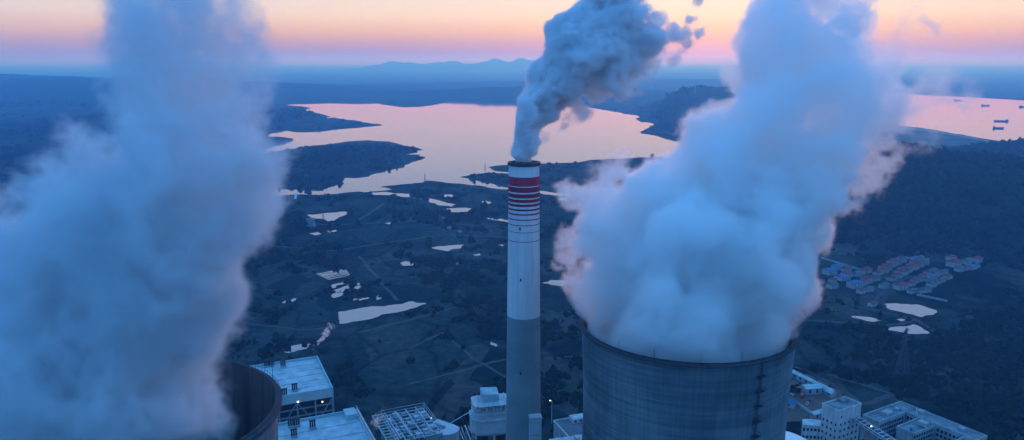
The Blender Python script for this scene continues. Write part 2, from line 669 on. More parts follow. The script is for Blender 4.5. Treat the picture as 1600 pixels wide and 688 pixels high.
def ch_prof(z0, z1, n, off=0.0):
    return [(ch_r(z0 + (z1 - z0) * i / n) + off, z0 + (z1 - z0) * i / n) for i in range(n + 1)]


# grey shaft, with formwork lifts as shallow grooves
prof = []
nl = 70
for i in range(nl):
    z0, z1 = ch_mid * i / nl, ch_mid * (i + 1) / nl
    prof += [(ch_r(z0) - .05, z0), (ch_r(z0), z0 + .12), (ch_r(z1), z1 - .12)]
prof.append((ch_r(ch_mid), ch_mid))
MB().lathe(prof, 64, (CHX, CH_Y)).build('shaft', CONC, chim)
MB().lathe(ch_prof(ch_mid, CHTOP - .2, 20, .04), 64, (CHX, CH_Y)).build('painted_shaft', SHAFT_W, chim, True)
bands = [(278, 292.2), (293.6, 301.9), (304, 310.6), (312.6, 317.6), (320, 324), (327.7, 330.6), (335, 337.4), (343.8, 345.4), (352.6, 353.8), (363.9, 364.7), (378.4, 379.3)]
for i, (a, b) in enumerate(bands):
    z1, z0 = ch_z(a), ch_z(b)
    o = MB().lathe([(ch_r(z0) - .1, z0), (ch_r(z0) + .07, z0), (ch_r(z1) + .07, z1), (ch_r(z1) - .1, z1)], 64, (CHX, CH_Y)).build('painted_band', RED if i == 0 else MAROON, chim)
    if i == 0:
        o['label'] = 'broad crimson band below the mouth'
rt = ch_r(CHTOP)
MB().lathe([(rt - 1.5, CHTOP - 6), (rt - 1.2, CHTOP), (rt - .6, CHTOP + .5), (rt + .55, CHTOP + .5), (rt + .6, CHTOP - .7), (rt + .04, CHTOP - .9)], 64, (CHX, CH_Y)).build('rim', DARK, chim)
MB().lathe([(4.1, CHTOP - 8), (4.1, CHTOP + .9), (3.7, CHTOP + .9), (3.7, CHTOP - 8)], 40, (CHX, CH_Y)).build('flue', CONC_D, chim)
MB().lathe([(4.1, CHTOP - .6), (rt - 1.2, CHTOP - .5)], 40, (CHX, CH_Y)).build('cap_slab', CONC_D, chim)
for (px, py) in ((812.5, 358), (813.5, 438), (813.5, 584)):
    z = ch_z(py)
    r_ = ch_r(z)
    xx = at(px, py, CH_Y - r_).x
    yy = CH_Y - math.sqrt(r_ ** 2 - (xx - CHX) ** 2)
    MB().box(xx - .35, xx + .35, yy - .25, yy + .4, z - .6, z + .6).build('port', DARK, chim)
# ladder up the far right of the shaft
lad = MB()
for s in (-.25, .25):
    lad.bar((CHX + ch_r(0) * .96 + .25, CH_Y - 2.5 + s, 2), (CHX + rt * .96 + .25, CH_Y - 1.8 + s, CHTOP), .09)
lad.build('ladder', DARK, chim)

# breeching duct leaning on the shaft
dk = thing('flue_duct', 'pale boxy duct climbing the front of the chimney base', 'duct', (CHX + 4, CH_Y - 12, 0))
fr = frame(CHX + 5.2, CH_Y - 9.6, R(8))
dm = MB(fr)
zt = at(840, 657, CH_Y - 12).z
dm.add([(-2.6, -3.0, 0), (2.6, -3.0, 0), (2.6, 3.0, 0), (-2.6, 3.0, 0), (-2.6, -1.6, zt), (2.6, -1.6, zt), (2.6, 2.2, zt + .3), (-2.6, 2.2, zt + .3)],
       [(0, 3, 2, 1), (4, 5, 6, 7), (0, 1, 5, 4), (2, 3, 7, 6), (0, 4, 7, 3), (1, 2, 6, 5)])
dm.build('duct_body', TANKW, dk)
cm = MB(fr)
cm.box(-2.9, 2.9, -1.9, 2.5, zt + .3, zt + .9)
cm.build('duct_cap', ROOF_W, dk)
for zz in range(60, int(zt), 6):
    k = zz / zt
    MB(fr).box(-2.75, 2.75, -3.0 + 1.4 * k - .15, -3.0 + 1.4 * k + .2, zz, zz + .35).build('stiffener', STEEL, dk)


# ------------------------------------------------------------------ cooling towers
def tower(cx, cyy, zr, rr, label, ladder_angle, rods, n=144):
    zt_, rt_ = zr - 40, rr * .965
    a_up = 40 / math.sqrt((rr / rt_) ** 2 - 1)

    def rad(z):
        a = a_up if z > zt_ else 92.0
        return rt_ * math.sqrt(1 + ((z - zt_) / a) ** 2)

    t = thing('cooling_tower', label, 'cooling tower', (cx, cyy, 0))
    prof = []
    z = 9.0
    lift = 1.5
    while z < zr - 2.4:
        z1 = z + lift
        prof += [(rad(z) - .07, z), (rad(z), z + .14), (rad(z1), z1 - .14)]
        z = z1
    prof.append((rad(z), z))
    ztop = z
    MB().lathe(prof, n, (cx, cyy)).build('shell', SHELL, t, False)
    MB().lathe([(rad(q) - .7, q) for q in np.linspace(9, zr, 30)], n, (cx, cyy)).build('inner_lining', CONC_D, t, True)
    r0 = rad(zr)
    MB().lathe([(rad(ztop), ztop), (r0 + .95, ztop + .5), (r0 + 1.0, zr - .5), (r0 + .85, zr - .35), (r0 - .1, zr - .3), (r0 - .12, zr + .15), (r0 - .65, zr + .15), (r0 - .7, zr - 2)], n, (cx, cyy)).build('rim', RIMM, t)
    # hand rail round the rim walkway
    hr = MB()
    hr.lathe([(r0 + .8, zr + .66), (r0 + .88, zr + .66), (r0 + .88, zr + .74), (r0 + .8, zr + .74), (r0 + .8, zr + .66)], n, (cx, cyy))
    for k in range(n):
        an = 2 * math.pi * k / n
        p = (cx + (r0 + .84) * math.cos(an), cyy + (r0 + .84) * math.sin(an))
        hr.bar((*p, zr - .4), (*p, zr + .7), .07)
    o = hr.build('hand_rail', DARK, t)
    for an in rods:
        p = (cx + (r0 + .5) * math.cos(an), cyy + (r0 + .5) * math.sin(an))
        MB().bar((*p, zr - .3), (*p, zr + 4.2), .16, 6).build('lightning_rod', DARK, t)
    if ladder_angle is not None:
        an = ladder_angle
        ca, sa = math.cos(an), math.sin(an)
        lm = MB()
        for s in (-.35, .35):
            q = None
            for z in np.linspace(10, zr + 1, 24):
                p = (cx + (rad(z) + .5) * ca - s * sa, cyy + (rad(z) + .5) * sa + s * ca, z)
                if q:
                    lm.bar(q, p, .14)
                q = p
        for z in np.arange(60, zr, .9):
            a = rad(z) + .5
            lm.bar((cx + a * ca - .35 * sa, cyy + a * sa + .35 * ca, z), (cx + a * ca + .35 * sa, cyy + a * sa - .35 * ca, z), .07)
        # safety cage hoops
        for z in np.arange(60, zr, 1.8):
            a = rad(z) + 1.15
            lm.bar((cx + a * ca - .4 * sa, cyy + a * sa + .4 * ca, z), (cx + a * ca + .4 * sa, cyy + a * sa - .4 * ca, z), .08)
        lm.build('ladder', DARK, t)
        for py in (587, 611, 635, 659, 683, 707, 731):
            z = at(1178, py, cyy - rr * .9).z
            a = rad(z)
            f2 = Matrix.Translation((cx + a * ca, cyy + a * sa, z)) @ Matrix.Rotation(an, 4, 'Z')
            pm = MB(f2)
            pm.box(0, 1.7, -1.5, 1.5, -.12, .05)
            for s in (-1.45, 1.45):
                pm.bar((1.65, s, 0), (1.65, s, 1.1), .08)
                pm.bar((0, s, 1.1), (1.65, s, 1.1), .08)
                pm.bar((0, s * .8, -1.4), (1.6, s * .8, -.1), .12)
            pm.bar((1.65, -1.45, 1.1), (1.65, 1.45, 1.1), .08)
            pm.build('platform', DARK, t)
    # raking columns of the air inlet
    nb = 40
    for k in range(nb):
        a0, a1 = 2 * math.pi * k / nb, 2 * math.pi * (k + .5) / nb
        a2 = 2 * math.pi * (k + 1) / nb
        rb, rtp = rad(0) + 1.5, rad(9)
        cmz = MB()
        cmz.bar((cx + rb * math.cos(a1), cyy + rb * math.sin(a1), 0), (cx + rtp * math.cos(a0), cyy + rtp * math.sin(a0), 9.2), .9, 6)
        cmz.bar((cx + rb * math.cos(a1), cyy + rb * math.sin(a1), 0), (cx + rtp * math.cos(a2), cyy + rtp * math.sin(a2), 9.2), .9, 6)
        cmz.build('raking_column', CONC, t)
    return t


def shell_material():
    m = bpy.data.materials.new('ribbed_tower_concrete')
    m.use_nodes = True
    nt = m.node_tree
    L = nt.links
    b = nt.nodes['Principled BSDF']
    b.inputs['Roughness'].default_value = .9
    b.inputs['Specular IOR Level'].default_value = .2
    g = nt.nodes.new('ShaderNodeNewGeometry')

    def noise(scale, st, d=4):
        mp = nt.nodes.new('ShaderNodeMapping')
        mp.inputs['Scale'].default_value = st
        L.new(g.outputs['Position'], mp.inputs[0])
        n = nt.nodes.new('ShaderNodeTexNoise')
        n.inputs['Scale'].default_value = scale
        n.inputs['Detail'].default_value = d
        L.new(mp.outputs[0], n.inputs['Vector'])
        r = nt.nodes.new('ShaderNodeValToRGB')
        L.new(n.outputs[0], r.inputs[0])
        return r

    def mul(a, c):
        n = nt.nodes.new('ShaderNodeMix')
        n.data_type, n.blend_type = 'RGBA', 'MULTIPLY'
        n.inputs['Factor'].default_value = 1
        L.new(a, n.inputs['A'])
        L.new(c, n.inputs['B'])
        return n.outputs['Result']

    lifts = noise(1.0, (.02, .02, .66), 3)
    ramp_fill(lifts, [(.3, (.135, .175, .19)), (.7, (.23, .285, .30))])
    stain = noise(.035, (1, 1, .7), 4)
    ramp_fill(stain, [(.36, (.50, .56, .60)), (.56, (1, 1, 1))])
    streak = noise(.9, (1, 1, .03), 4)
    ramp_fill(streak, [(.35, (.78, .80, .82)), (.6, (1, 1, 1))])
    c = mul(mul(lifts.outputs[0], stain.outputs[0]), streak.outputs[0])
    L.new(c, b.inputs['Base Color'])
    return m


SHELL = shell_material()
RIMM = mat('dark_rim_concrete', (.055, .065, .075), .9, .3, .5)
TR = at(1072, 505, 277)
TRZ, TRR = 157.5, 39.6
RX, RY = TR.x, 277.0
tower(RX, RY, TRZ, TRR, 'ribbed grey cooling tower with a caged ladder, steam pouring from its whole mouth', -math.pi / 2 + math.asin(.44),
      [math.pi * 1.5 + math.asin(v) for v in (-.73, -.46, -.10, .24, .58, .82, .965)])
TL = at(196, 646, 197)
LX, LY, TLZ, TLR = TL.x, 197.0, TL.z, 40.5
tower(LX, LY, TLZ, TLR, 'cooling tower seen into its dark stained mouth beside the white roofed boiler house', None,
      [R(k) for k in (0, 35, 70, 110, 200, 250, 300)])



# ------------------------------------------------------------------ tracks and yard on the ground
def track(px_line, w, z, m, name, label):
    pts = [gp(*p) for p in px_line]
    fine = []
    for a, b in zip(pts, pts[1:]):
        for k in range(6):
            fine.append(a.lerp(b, k / 6))
    fine.append(pts[-1])
    rn = random.Random(len(px_line) + int(px_line[0][0]))
    vs, fs = [], []
    for i, p in enumerate(fine):
        d = (fine[min(i + 1, len(fine) - 1)] - fine[max(i - 1, 0)]).normalized()
        n = Vector((-d.y, d.x, 0))
        j = rn.uniform(-.3, .3) * w
        for s in (-.5, .5):
            q = p + n * (s * w * rn.uniform(.8, 1.2) + j)
            vs.append((q.x, q.y, z))
    for i in range(len(fine) - 1):
        fs.append((2 * i, 2 * i + 1, 2 * i + 3, 2 * i + 2))
    return props(MB().add(vs, fs).build(name, m), label, kind='structure')


tz = .02
for ln, w in (([(1262, 466), (1310, 471), (1350, 482), (1400, 492), (1432, 500), (1462, 520), (1502, 540)], 4),
              ([(1262, 501), (1330, 505), (1395, 508), (1432, 500)], 5), ([(1366, 481), (1371, 463), (1398, 444), (1420, 432)], 4),
              ([(560, 520), (640, 500), (720, 478), (800, 462)], 4), ([(380, 505), (480, 516), (528, 510)], 3), ([(850, 500), (900, 490)], 3),
              ([(640, 545), (690, 520), (740, 560), (790, 590)], 3), ([(420, 384), (520, 392), (600, 380), (700, 366), (800, 372)], 5),
              ([(440, 345), (520, 352), (640, 345), (740, 352)], 5), ([(560, 400), (620, 470)], 4), ([(1240, 575), (1300, 600), (1350, 632), (1420, 610)], 5),
              ([(1290, 585), (1345, 600), (1400, 618)], 4), ([(600, 318), (560, 345)], 5), ([(640, 600), (720, 580), (795, 560)], 3), ([(850, 560), (915, 556)], 4),
              ([(1310, 395), (1370, 402), (1460, 408)], 5)):
    track(ln, w, tz, PATH, 'path', 'faint pale dirt track across the dark fields')
    tz += .004

# wet strips of the paddies and the rows of plastic tunnels
def strips(poly, n, m, name, label, gap=.25, z=.12):
    a, b, c, d = [gp(*p) for p in poly]
    for i in range(n):
        t0, t1 = (i + gap * .5) / n, (i + 1 - gap * .5) / n
        q = [a.lerp(d, t0), b.lerp(c, t0), b.lerp(c, t1), a.lerp(d, t1)]
        props(sheet(name, rough_outline(q, 2, .05, i), z, m), label, kind='structure')


PLAST = mat('pale_plastic_film', (.42, .47, .50), .4, .3, .2, spec=.5)
strips([(493, 428), (540, 420), (547, 430), (514, 438)], 6, PONDW, 'paddy_field', 'flooded paddy strip in a bright square plot', .35)
for q in ([(516, 447), (536, 441), (538, 444), (520, 451)], [(520, 455), (546, 446), (548, 449), (526, 459)], [(535, 441), (543, 448), (546, 447), (537, 439)],
          [(548, 446), (560, 442), (567, 449), (556, 454)], [(517, 462), (530, 456), (540, 458), (522, 466)], [(545, 469), (575, 465), (576, 467), (548, 471)], [(588, 466), (592, 460), (596, 467), (590, 469)],
          [(455, 469), (462, 466), (463, 469), (457, 472)], [(440, 474), (446, 470), (446, 474)], [(752, 519), (764, 527), (762, 529)], [(768, 534), (777, 541), (775, 542)]):
    props(sheet('paddy_field', rough_outline([gp(*p) for p in q], 3, .12, int(q[0][0])), .12, PONDW), 'thin flooded strip among the fields', kind='structure')

SAND = mat('pale_river_sand', (.20, .19, .18), .95, .3, .02)
HAZE_FLAT = mat('haze_paled_flats', (.13, .15, .14), .95, .4, .012, col2=(.05, .065, .06), spec=0, stretch=(.35, 1, 1))  # distance haze over the plain put into a paler ground colour
props(sheet('river_flat', rough_outline([gp(*p) for p in ((1380, 199), (1442, 203), (1466, 207), (1532, 219), (1600, 231), (1680, 246), (1680, 262), (1600, 256), (1500, 250), (1440, 250), (1370, 246), (1330, 215))], 3, .03, 78), .05, HAZE_FLAT), 'flat land paled by painted haze between the wooded hill and the river', kind='structure')
props(sheet('sandbank', rough_outline([gp(*p) for p in ((1400, 197), (1442, 201.5), (1466, 205.5), (1532, 217.5), (1600, 228), (1640, 236), (1600, 231.5), (1540, 221), (1470, 208.5), (1425, 203))], 3, .04, 77), .07, SAND), 'thin pale sandbank along the river below the barges', kind='structure')

# ------------------------------------------------------------------ woods: too many trees to count, one mass
def ico():
    p = (1 + 5 ** .5) / 2
    v = np.array([(-1, p, 0), (1, p, 0), (-1, -p, 0), (1, -p, 0), (0, -1, p), (0, 1, p), (0, -1, -p), (0, 1, -p), (p, 0, -1), (p, 0, 1), (-p, 0, -1), (-p, 0, 1)], np.float32)
    v /= np.linalg.norm(v[0])
    f = np.array([(0, 11, 5), (0, 5, 1), (0, 1, 7), (0, 7, 10), (0, 10, 11), (1, 5, 9), (5, 11, 4), (11, 10, 2), (10, 7, 6), (7, 1, 8), (3, 9, 4), (3, 4, 2), (3, 2, 6), (3, 6, 8), (3, 8, 9), (4, 9, 5), (2, 4, 11), (6, 2, 10), (8, 6, 7), (9, 8, 1)])
    return v, f


VILLAGE_PX = [(1255, 452), (1298, 410), (1330, 420), (1400, 402), (1535, 402), (1535, 424), (1490, 440), (1455, 460), (1412, 468), (1330, 463)]
VILL = [gp(*p) for p in VILLAGE_PX]
CLEAR = [gp(*p) for p in ((1250, 456), (1480, 440), (1505, 520), (1450, 530), (1370, 507), (1250, 507))]
PLANT = [(-190, 300), (330, 300), (340, 470), (300, 530), (220, 560), (150, 520), (-20, 470), (-60, 460), (-190, 480)]


def scatter(n, ylim, spread_, rmin, rmax, thresh, seed, r_hint=1.0, region=None):
    rn = np.random.default_rng(seed)
    y = np.sqrt(rn.uniform(ylim[0] ** 2, ylim[1] ** 2, n))
    x = rn.uniform(-1, 1, n) * (spread_ * y + 60)
    k = .5 + .5 * np.tanh(vnoise(x, y, 260, 71) * .9) + .35 * vnoise(x, y, 70, 72) + .22 * vnoise(x, y, 26, 73)
    hgt = height(x, y)
    k += np.clip(hgt / 6, 0, 1) * 1.2
    k += np.clip((x - 190 - .12 * y) / 120, 0, 1) * (y < 760) * .9
    ok = k > thresh + rn.uniform(-.25, .25, n)
    for p in [LAKE, RIVER, VILL, PLANT]:
        ok &= ~in_poly(x, y, p)
    for p in PONDS:                         # banks stay open
        for dy in (0, 8, 18):
            ok &= ~in_poly(x, y + dy, p)
    for p in (LAKE, RIVER):
        for dy in (12, 25, 40):
            ok &= ~in_poly(x, y + dy * r_hint, p)
    ok &= ~((x > 860) & (y > 1990) & (y < 4000) & (rn.random(n) > .12))
    ok &= ~(in_poly(x, y, CLEAR) & (rn.random(n) > .06))
    if region is not None:
        ok &= region(x, y)
    x, y, hgt = x[ok], y[ok], hgt[ok]
    r = rn.uniform(rmin, rmax, len(x)) * (1 + .25 * rn.standard_normal(len(x))).clip(.5, 1.6)
    return x, y, hgt, r


def wood(name, label, sets, m):
    V0, F0 = ico()
    vs, fs, off = [], [], 0
    rn = np.random.default_rng(5)
    for (x, y, z, r) in sets:
        n = len(x)
        a = rn.uniform(0, 6.283, n)
        jit = 1 + .36 * rn.standard_normal((n, 12, 1)).astype(np.float32)
        v = V0[None] * jit * r[:, None, None]
        v[..., 2] *= rn.uniform(.8, 1.5, (n, 1))
        c, s = np.cos(a)[:, None], np.sin(a)[:, None]
        vx = v[..., 0] * c - v[..., 1] * s
        vy = v[..., 0] * s + v[..., 1] * c
        P = np.stack([vx + x[:, None], vy + y[:, None], v[..., 2] + (z + r * .55)[:, None]], -1)
        vs.append(P.reshape(-1, 3))
        fs.append((F0[None] + (np.arange(n) * 12)[:, None, None]).reshape(-1, 3) + off)
        off += n * 12
    V = np.concatenate(vs).astype(np.float32)
    Fc = np.concatenate(fs).astype(np.int32)
    me = bpy.data.meshes.new(name)
    me.vertices.add(len(V))
    me.vertices.foreach_set('co', V.ravel())
    me.loops.add(len(Fc) * 3)
    me.loops.foreach_set('vertex_index', Fc.ravel())
    me.polygons.add(len(Fc))
    me.polygons.foreach_set('loop_start', np.arange(len(Fc), dtype=np.int32) * 3)
    me.polygons.foreach_set('loop_total', np.full(len(Fc), 3, np.int32))
    me.update(calc_edges=True)
    me.materials.append(m)
    o = bpy.data.objects.new(name, me)
    COL.objects.link(o)
    print(name, len(Fc), 'tris')
    return props(o, label, kind='stuff')


big_trees = scatter(50000, (330, 1000), .78, 1.0, 2.8, .85, 1)
nearer = [big_trees]
x_, y_, z_, r_ = big_trees
nearer.append((x_ + RNG.normal(0, 1.6, len(x_)), y_ + RNG.normal(0, 1.6, len(x_)), z_ + RNG.uniform(.2, 1.8, len(x_)), r_ * .62))
wood('woodland', 'dark scrub and woodland trees spread over the near fields', nearer, FOL)
wood('far_woodland', 'dark wooded hillside and tree belts beyond the village', [scatter(52000, (1000, 2300), .78, 2.5, 5.0, .85, 2), scatter(9000, (2300, 4600), .75, 4, 8, 1.0, 3, 2.0)], FOL)

# ------------------------------------------------------------------ village
houses = {}


def house_proto(rm, w, d, h, rh, hip=True, storeys=2):
    root = thing('village_house', 'white house', 'house', (0, 0, 0))
    MB().box(-w / 2, w / 2, -d / 2, d / 2, -.5, h).build('wall', WALL_V, root)
    o = .6
    e = min(w, d) * .32 if hip else 0
    vs = [(-w / 2 - o, -d / 2 - o, h), (w / 2 + o, -d / 2 - o, h), (w / 2 + o, d / 2 + o, h), (-w / 2 - o, d / 2 + o, h), (-w / 2 + e, 0, h + rh), (w / 2 - e, 0, h + rh),
          (-w / 2 - o, -d / 2 - o, h - .25), (w / 2 + o, -d / 2 - o, h - .25), (w / 2 + o, d / 2 + o, h - .25), (-w / 2 - o, d / 2 + o, h - .25)]
    MB().add(vs, [(0, 1, 5, 4), (2, 3, 4, 5), (1, 2, 5), (3, 0, 4), (0, 6, 7, 1), (1, 7, 8, 2), (2, 8, 9, 3), (3, 9, 6, 0), (6, 9, 8, 7)]).build('roof', rm, root)
    first = None
    for s in range(storeys):
        for k in range(3):
            x, z = (-.33 + .33 * k) * w, .9 + s * 3.0
            for yy in (-d / 2,):
                if first is None:
                    first = MB().box(x - .7, x + .7, yy - .08, yy + .1, z, z + 1.5).build('window', GLASSD, root)
                    fx, fz = x, z
                else:
                    c = first.copy()
                    COL.objects.link(c)
                    c.parent = root
                    c.location = (x - fx, 0, z - fz)
    return root


protos = {'red': (house_proto(ROOF_R, 15, 11, 6.5, 3.2), 'red roofed'), 'blue': (house_proto(ROOF_B, 17, 13, 7, 2.4), 'blue roofed'),
          'grey': (house_proto(ROOF_K, 13, 10, 6, 2.6, False), 'grey roofed'), 'dull': (house_proto(mat('brown_roof_tile', (.16, .07, .08), .85, .3, .1), 14, 10, 6.2, 3.0), 'brown roofed')}
KIDS = {k: kids(p[0]) for k, p in protos.items()}
used = set()
WORDS = ['first', 'second', 'third', 'fourth', 'fifth', 'sixth', 'seventh', 'eighth', 'ninth', 'tenth']


def place_house(kind, px, py, ang, sc, label, group='houses of the village below the wooded hill'):
    p = gp(px, py)
    root = protos[kind][0]
    if kind in used:
        root = copy_tree(root, None, KIDS[kind])
    used.add(kind)
    root.location = (p.x, p.y, 0)
    root.rotation_euler = (0, 0, ang)
    sc *= .84
    root.scale = (sc, sc * random.uniform(.9, 1.1), sc * random.uniform(.92, 1.12))
    root['label'], root['group'] = label, group


HA = R(28)
for kind, px, py, sc, lb in (
        ('blue', 1335, 449, 1.05, 'largest blue roofed white house at the front edge of the village'),
        ('grey', 1300, 450, 1.0, 'grey roofed white house between the steam and the largest blue roof'),
        ('blue', 1316, 437, 1.0, 'blue roofed house second in from the front edge of the village'),
        ('blue', 1296, 428, 1.05, 'blue roofed house beside the steam edge at the back of the village'),
        ('dull', 1277, 444, 1.05, 'brown roofed house partly behind the steam edge'),
        ('red', 1354, 441, .95, 'small red roofed house behind the largest blue roof'),
        ('blue', 1308, 421, .8, 'small blue roofed house at the back by the pale wall'),
        ('red', 1322, 424, .8, 'red roofed house at the back between two blue roofs'),
        ('grey', 1357, 455, .85, 'grey roofed house at the front by the street mouth'),
        ('dull', 1345, 458, .8, 'low brown roofed house at the front below the largest blue roof'),
        ('grey', 1381, 450, .9, 'grey roofed white house at the front beside the village street'),
        ('red', 1407, 452, 1.15, 'large red roofed white house at the front end of the terrace row'),
        ('dull', 1363, 478, .75, 'dark brown hut standing alone by the pond track'),
        ('red', 1490, 416, 1.25, 'tall red roofed apartment house apart at the foot of the hill'),
        ('red', 1486, 406, .9, 'red roofed block behind the tall apartment house'),
        ('grey', 1510, 412, 1.0, 'grey roofed block beside the red apartment house'),
        ('red', 1526, 410, .95, 'red roofed block farthest along the foot of the hill')):
    place_house(kind, px, py, HA + random.uniform(-.1, .1), sc, lb)
rows = (('lower', (1296, 443), (1328, 430), 3, 'dull grey red'.split()), ('inner', (1340, 448), (1370, 437), 4, 'dull red grey dull'.split()), ('back', (1376, 424), (1410, 404), 5, 'red dull red grey dull'.split()),
        ('upper', (1400, 430), (1440, 408), 6, 'dull red dull red red dull'.split()), ('front', (1418, 448), (1462, 424), 6, 'red dull red red dull grey'.split()), ('second', (1388, 440), (1448, 411), 7, 'dull red red dull red dull grey'.split()),
        ('third', (1368, 432), (1412, 408), 6, 'red red dull dull red dull'.split()), ('fourth', (1334, 432), (1356, 424), 3, 'grey dull red'.split()),
        ('rear', (1428, 408), (1440, 404), 2, 'blue grey'.split()), ('near hillside', (1446, 440), (1478, 425), 5, 'grey blue grey dull grey'.split()), ('outer', (1450, 450), (1484, 434), 4, 'grey dull grey red'.split()),
        ('pond side', (1420, 458), (1452, 456), 4, 'grey grey dull grey'.split()), ('wood edge', (1494, 424), (1530, 418), 4, 'grey dull blue grey'.split()))
for rname, a, b, n, ks in rows:
    for i in range(n):
        t = (i + .5) / n
        place_house(ks[i], a[0] + (b[0] - a[0]) * t + random.uniform(-1, 1), a[1] + (b[1] - a[1]) * t + random.uniform(-.7, .7), HA + random.uniform(-.12, .12), random.uniform(.72, .92),
                    f'{protos[ks[i]][1]} house, {WORDS[i]} from the pond end of the {rname} row of the village')
# pale boundary walls of the village
for i, (a, b, lb) in enumerate((((1404, 403), (1452, 407), 'pale low wall behind the village under the dark hill'), ((1283, 404), (1358, 427), 'pale broken wall along the back of the blue roofed houses'),
                                ((1432, 462), (1480, 472), 'pale low wall along the pond road beside the village'))):
    w = thing('boundary_wall', lb, 'wall', gp(*a))
    p, q = gp(*a), gp(*b)
    nn = 14
    for k in range(nn):
        u, v = p.lerp(q, (k + .08) / nn), p.lerp(q, (k + .92) / nn)
        d = (v - u).normalized()
        nrm = Vector((-d.y, d.x, 0)) * .25
        MB().prism([u - nrm, v - nrm, v + nrm, u + nrm], 0, 2.2 + .3 * (k % 2)).build('wall_panel', WALL_V, w)


# ------------------------------------------------------------------ power plant
def roof_vents(fr, spots, z, parent):
    for (x, y) in spots:
        v = MB(fr).box(x - 1.5, x + 1.5, y - 1.5, y + 1.5, z - .1, z + .8).build('roof_ventilator', STEEL, parent)
        for k in (-1, 0, 1):
            MB(fr).lathe([(.42, z + .8), (.42, z + 3.6), (.62, z + 3.7), (.62, z + 4.3), (.1, z + 4.5)], 8, (x + k * 1.05, y)).build('vent_stack', DARK, v)


def flat_roof(fr, x0, x1, y0, y1, z, n, parent, par=1.3, m=None, along='x'):
    m = m or ROOF_W
    for k in range(n):
        if along == 'x':
            a, b = y0 + .6 + (y1 - y0 - 1.2) * k / n, y0 + .6 + (y1 - y0 - 1.2) * (k + 1) / n
            MB(fr).box(x0 + .6, x1 - .6, a + (.28 if k else 0), b - (.28 if k < n - 1 else 0), z - .9, z + .02 * (k % 2)).build('roof_panel', m, parent)
        else:
            a, b = x0 + .6 + (x1 - x0 - 1.2) * k / n, x0 + .6 + (x1 - x0 - 1.2) * (k + 1) / n
            MB(fr).box(a + (.1 if k else 0), b - (.1 if k < n - 1 else 0), y0 + .6, y1 - .6, z - .5, z + .02 * (k % 2)).build('roof_panel', m, parent)
    for (a, b, c, d) in ((x0, x1, y0, y0 + .6), (x0, x1, y1 - .6, y1), (x0, x0 + .6, y0 + .6, y1 - .6), (x1 - .6, x1, y0 + .6, y1 - .6)):
        MB(fr).box(a, b, c, d, z - 4.2, z + par).build('parapet', FASCIA, parent)


def local(fr, px, py, z):
    p = fr.inverted() @ gp(px, py, z)
    return p.x, p.y


F1 = frame(-97.5, 391.5, R(23.5))
bh = thing('boiler_house', 'tall boiler house, white flat roof on an open dark steel frame, smoking corner pipe', 'boiler house', (-97.5, 391.5, 0))
flat_roof(F1, -49, 0, 0, 50, 79.5, 6, bh)
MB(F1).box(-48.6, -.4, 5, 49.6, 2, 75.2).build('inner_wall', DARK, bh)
MB(F1).box(-48.8, -.3, .3, 5, 0, 46).build('lower_wall', FASCIA, bh)
roof_vents(F1, [local(F1, *p, 79.5) for p in ((417, 573), (424, 572), (442.5, 573), (460.6, 611), (436, 620), (444.5, 619))], 79.5, bh)
for k in range(6):
    x = -48 + 9.55 * k
    MB(F1).box(x - .35, x + .35, .2, .9, 46, 75.3).build('column', STEEL, bh)
    if k < 5:
        m = MB(F1)
        if k % 2 == 0:
            m.bar((x + .4, .6, 61.5), (x + 9.1, .6, 74.5), .4)
        else:
            m.bar((x + .4, .6, 74.5), (x + 9.1, .6, 61.5), .4)
        m.build('brace', STEEL, bh)
        MB(F1).bar((x + .4, .6, 47), (x + 9.1, .6, 60.5), .4).build('brace', STEEL, bh)
for z in (50, 55.5, 61, 67, 71):
    MB(F1).box(-48.4, -.2, 1.0, 1.6, z - .3, z + .3).build('beam', STEEL, bh)
for k in range(5):
    MB(F1).box(-.45, .15, 5 + 9.5 * k, 5.7 + 9.5 * k, 30, 75.2).build('column', STEEL, bh)
for z in (52, 61, 70):
    MB(F1).box(-.3, .2, 1.7, 49, z - .3, z + .3).build('beam', STEEL, bh)
for (px, py) in ((467.5, 633), (502, 624)):
    q = at(px, py, 392 if px > 480 else 380)
    l = F1.inverted() @ q
    MB(F1).lathe([(.02, l.z - .45), (.28, l.z - .2), (.3, l.z + .2), (.02, l.z + .45)], 10, (l.x, -.35)).build('lamp', LAMP, bh)
lx, ly = local(F1, 488.5, 556, 79.5)
MB(F1).lathe([(.75, 79), (.75, 83.2), (.55, 83.2), (.55, 79)], 12, (lx, ly)).build('steam_pipe', DARK, bh)
V1 = F1 @ Vector((lx, ly, 83))
for k in range(5):
    MB(F1).box(-47 + .1, -46.6 + .1, 8 + 9 * k, 8.4 + 9 * k, 79.6, 82.2).build('roof_post', DARK, bh)

F2 = frame(-82, 373.5, R(24))
b2 = thing('boiler_house', 'lower white roofed boiler house in front of the steel framed one, rail along its side', 'boiler house', (-82, 373.5, 0))
flat_roof(F2, -52, 0, -62, 0, 75.5, 5, b2)
MB(F2).box(-51.5, -.5, -61.5, -.5, 0, 71.3).build('wall', FASCIA, b2)
MB(F2).box(-6.5, -.8, -9, -.8, 75.4, 78.2).build('roof_hatch', FASCIA, b2)
roof_vents(F2, [local(F2, *p, 75.5) for p in ((455, 667), (464, 666), (488.7, 669), (459.7, 683))], 75.5, b2)
for k in range(7):
    MB(F2).bar((.5, -8.5 * k - 1, 72), (.5, -8.5 * k - 1, 78.6), .22).build('rail_post', STEEL_L, b2)
for z in (77.2, 78.5):
    MB(F2).bar((.5, 0, z), (.5, -60, z), .2).build('rail', STEEL_L, b2)
pr = MB(F2)
pr.bar((1.6, 4, 74.5), (1.6, -60, 74.5), .9, 8)
pr.build('pipe', STEEL_L, b2)

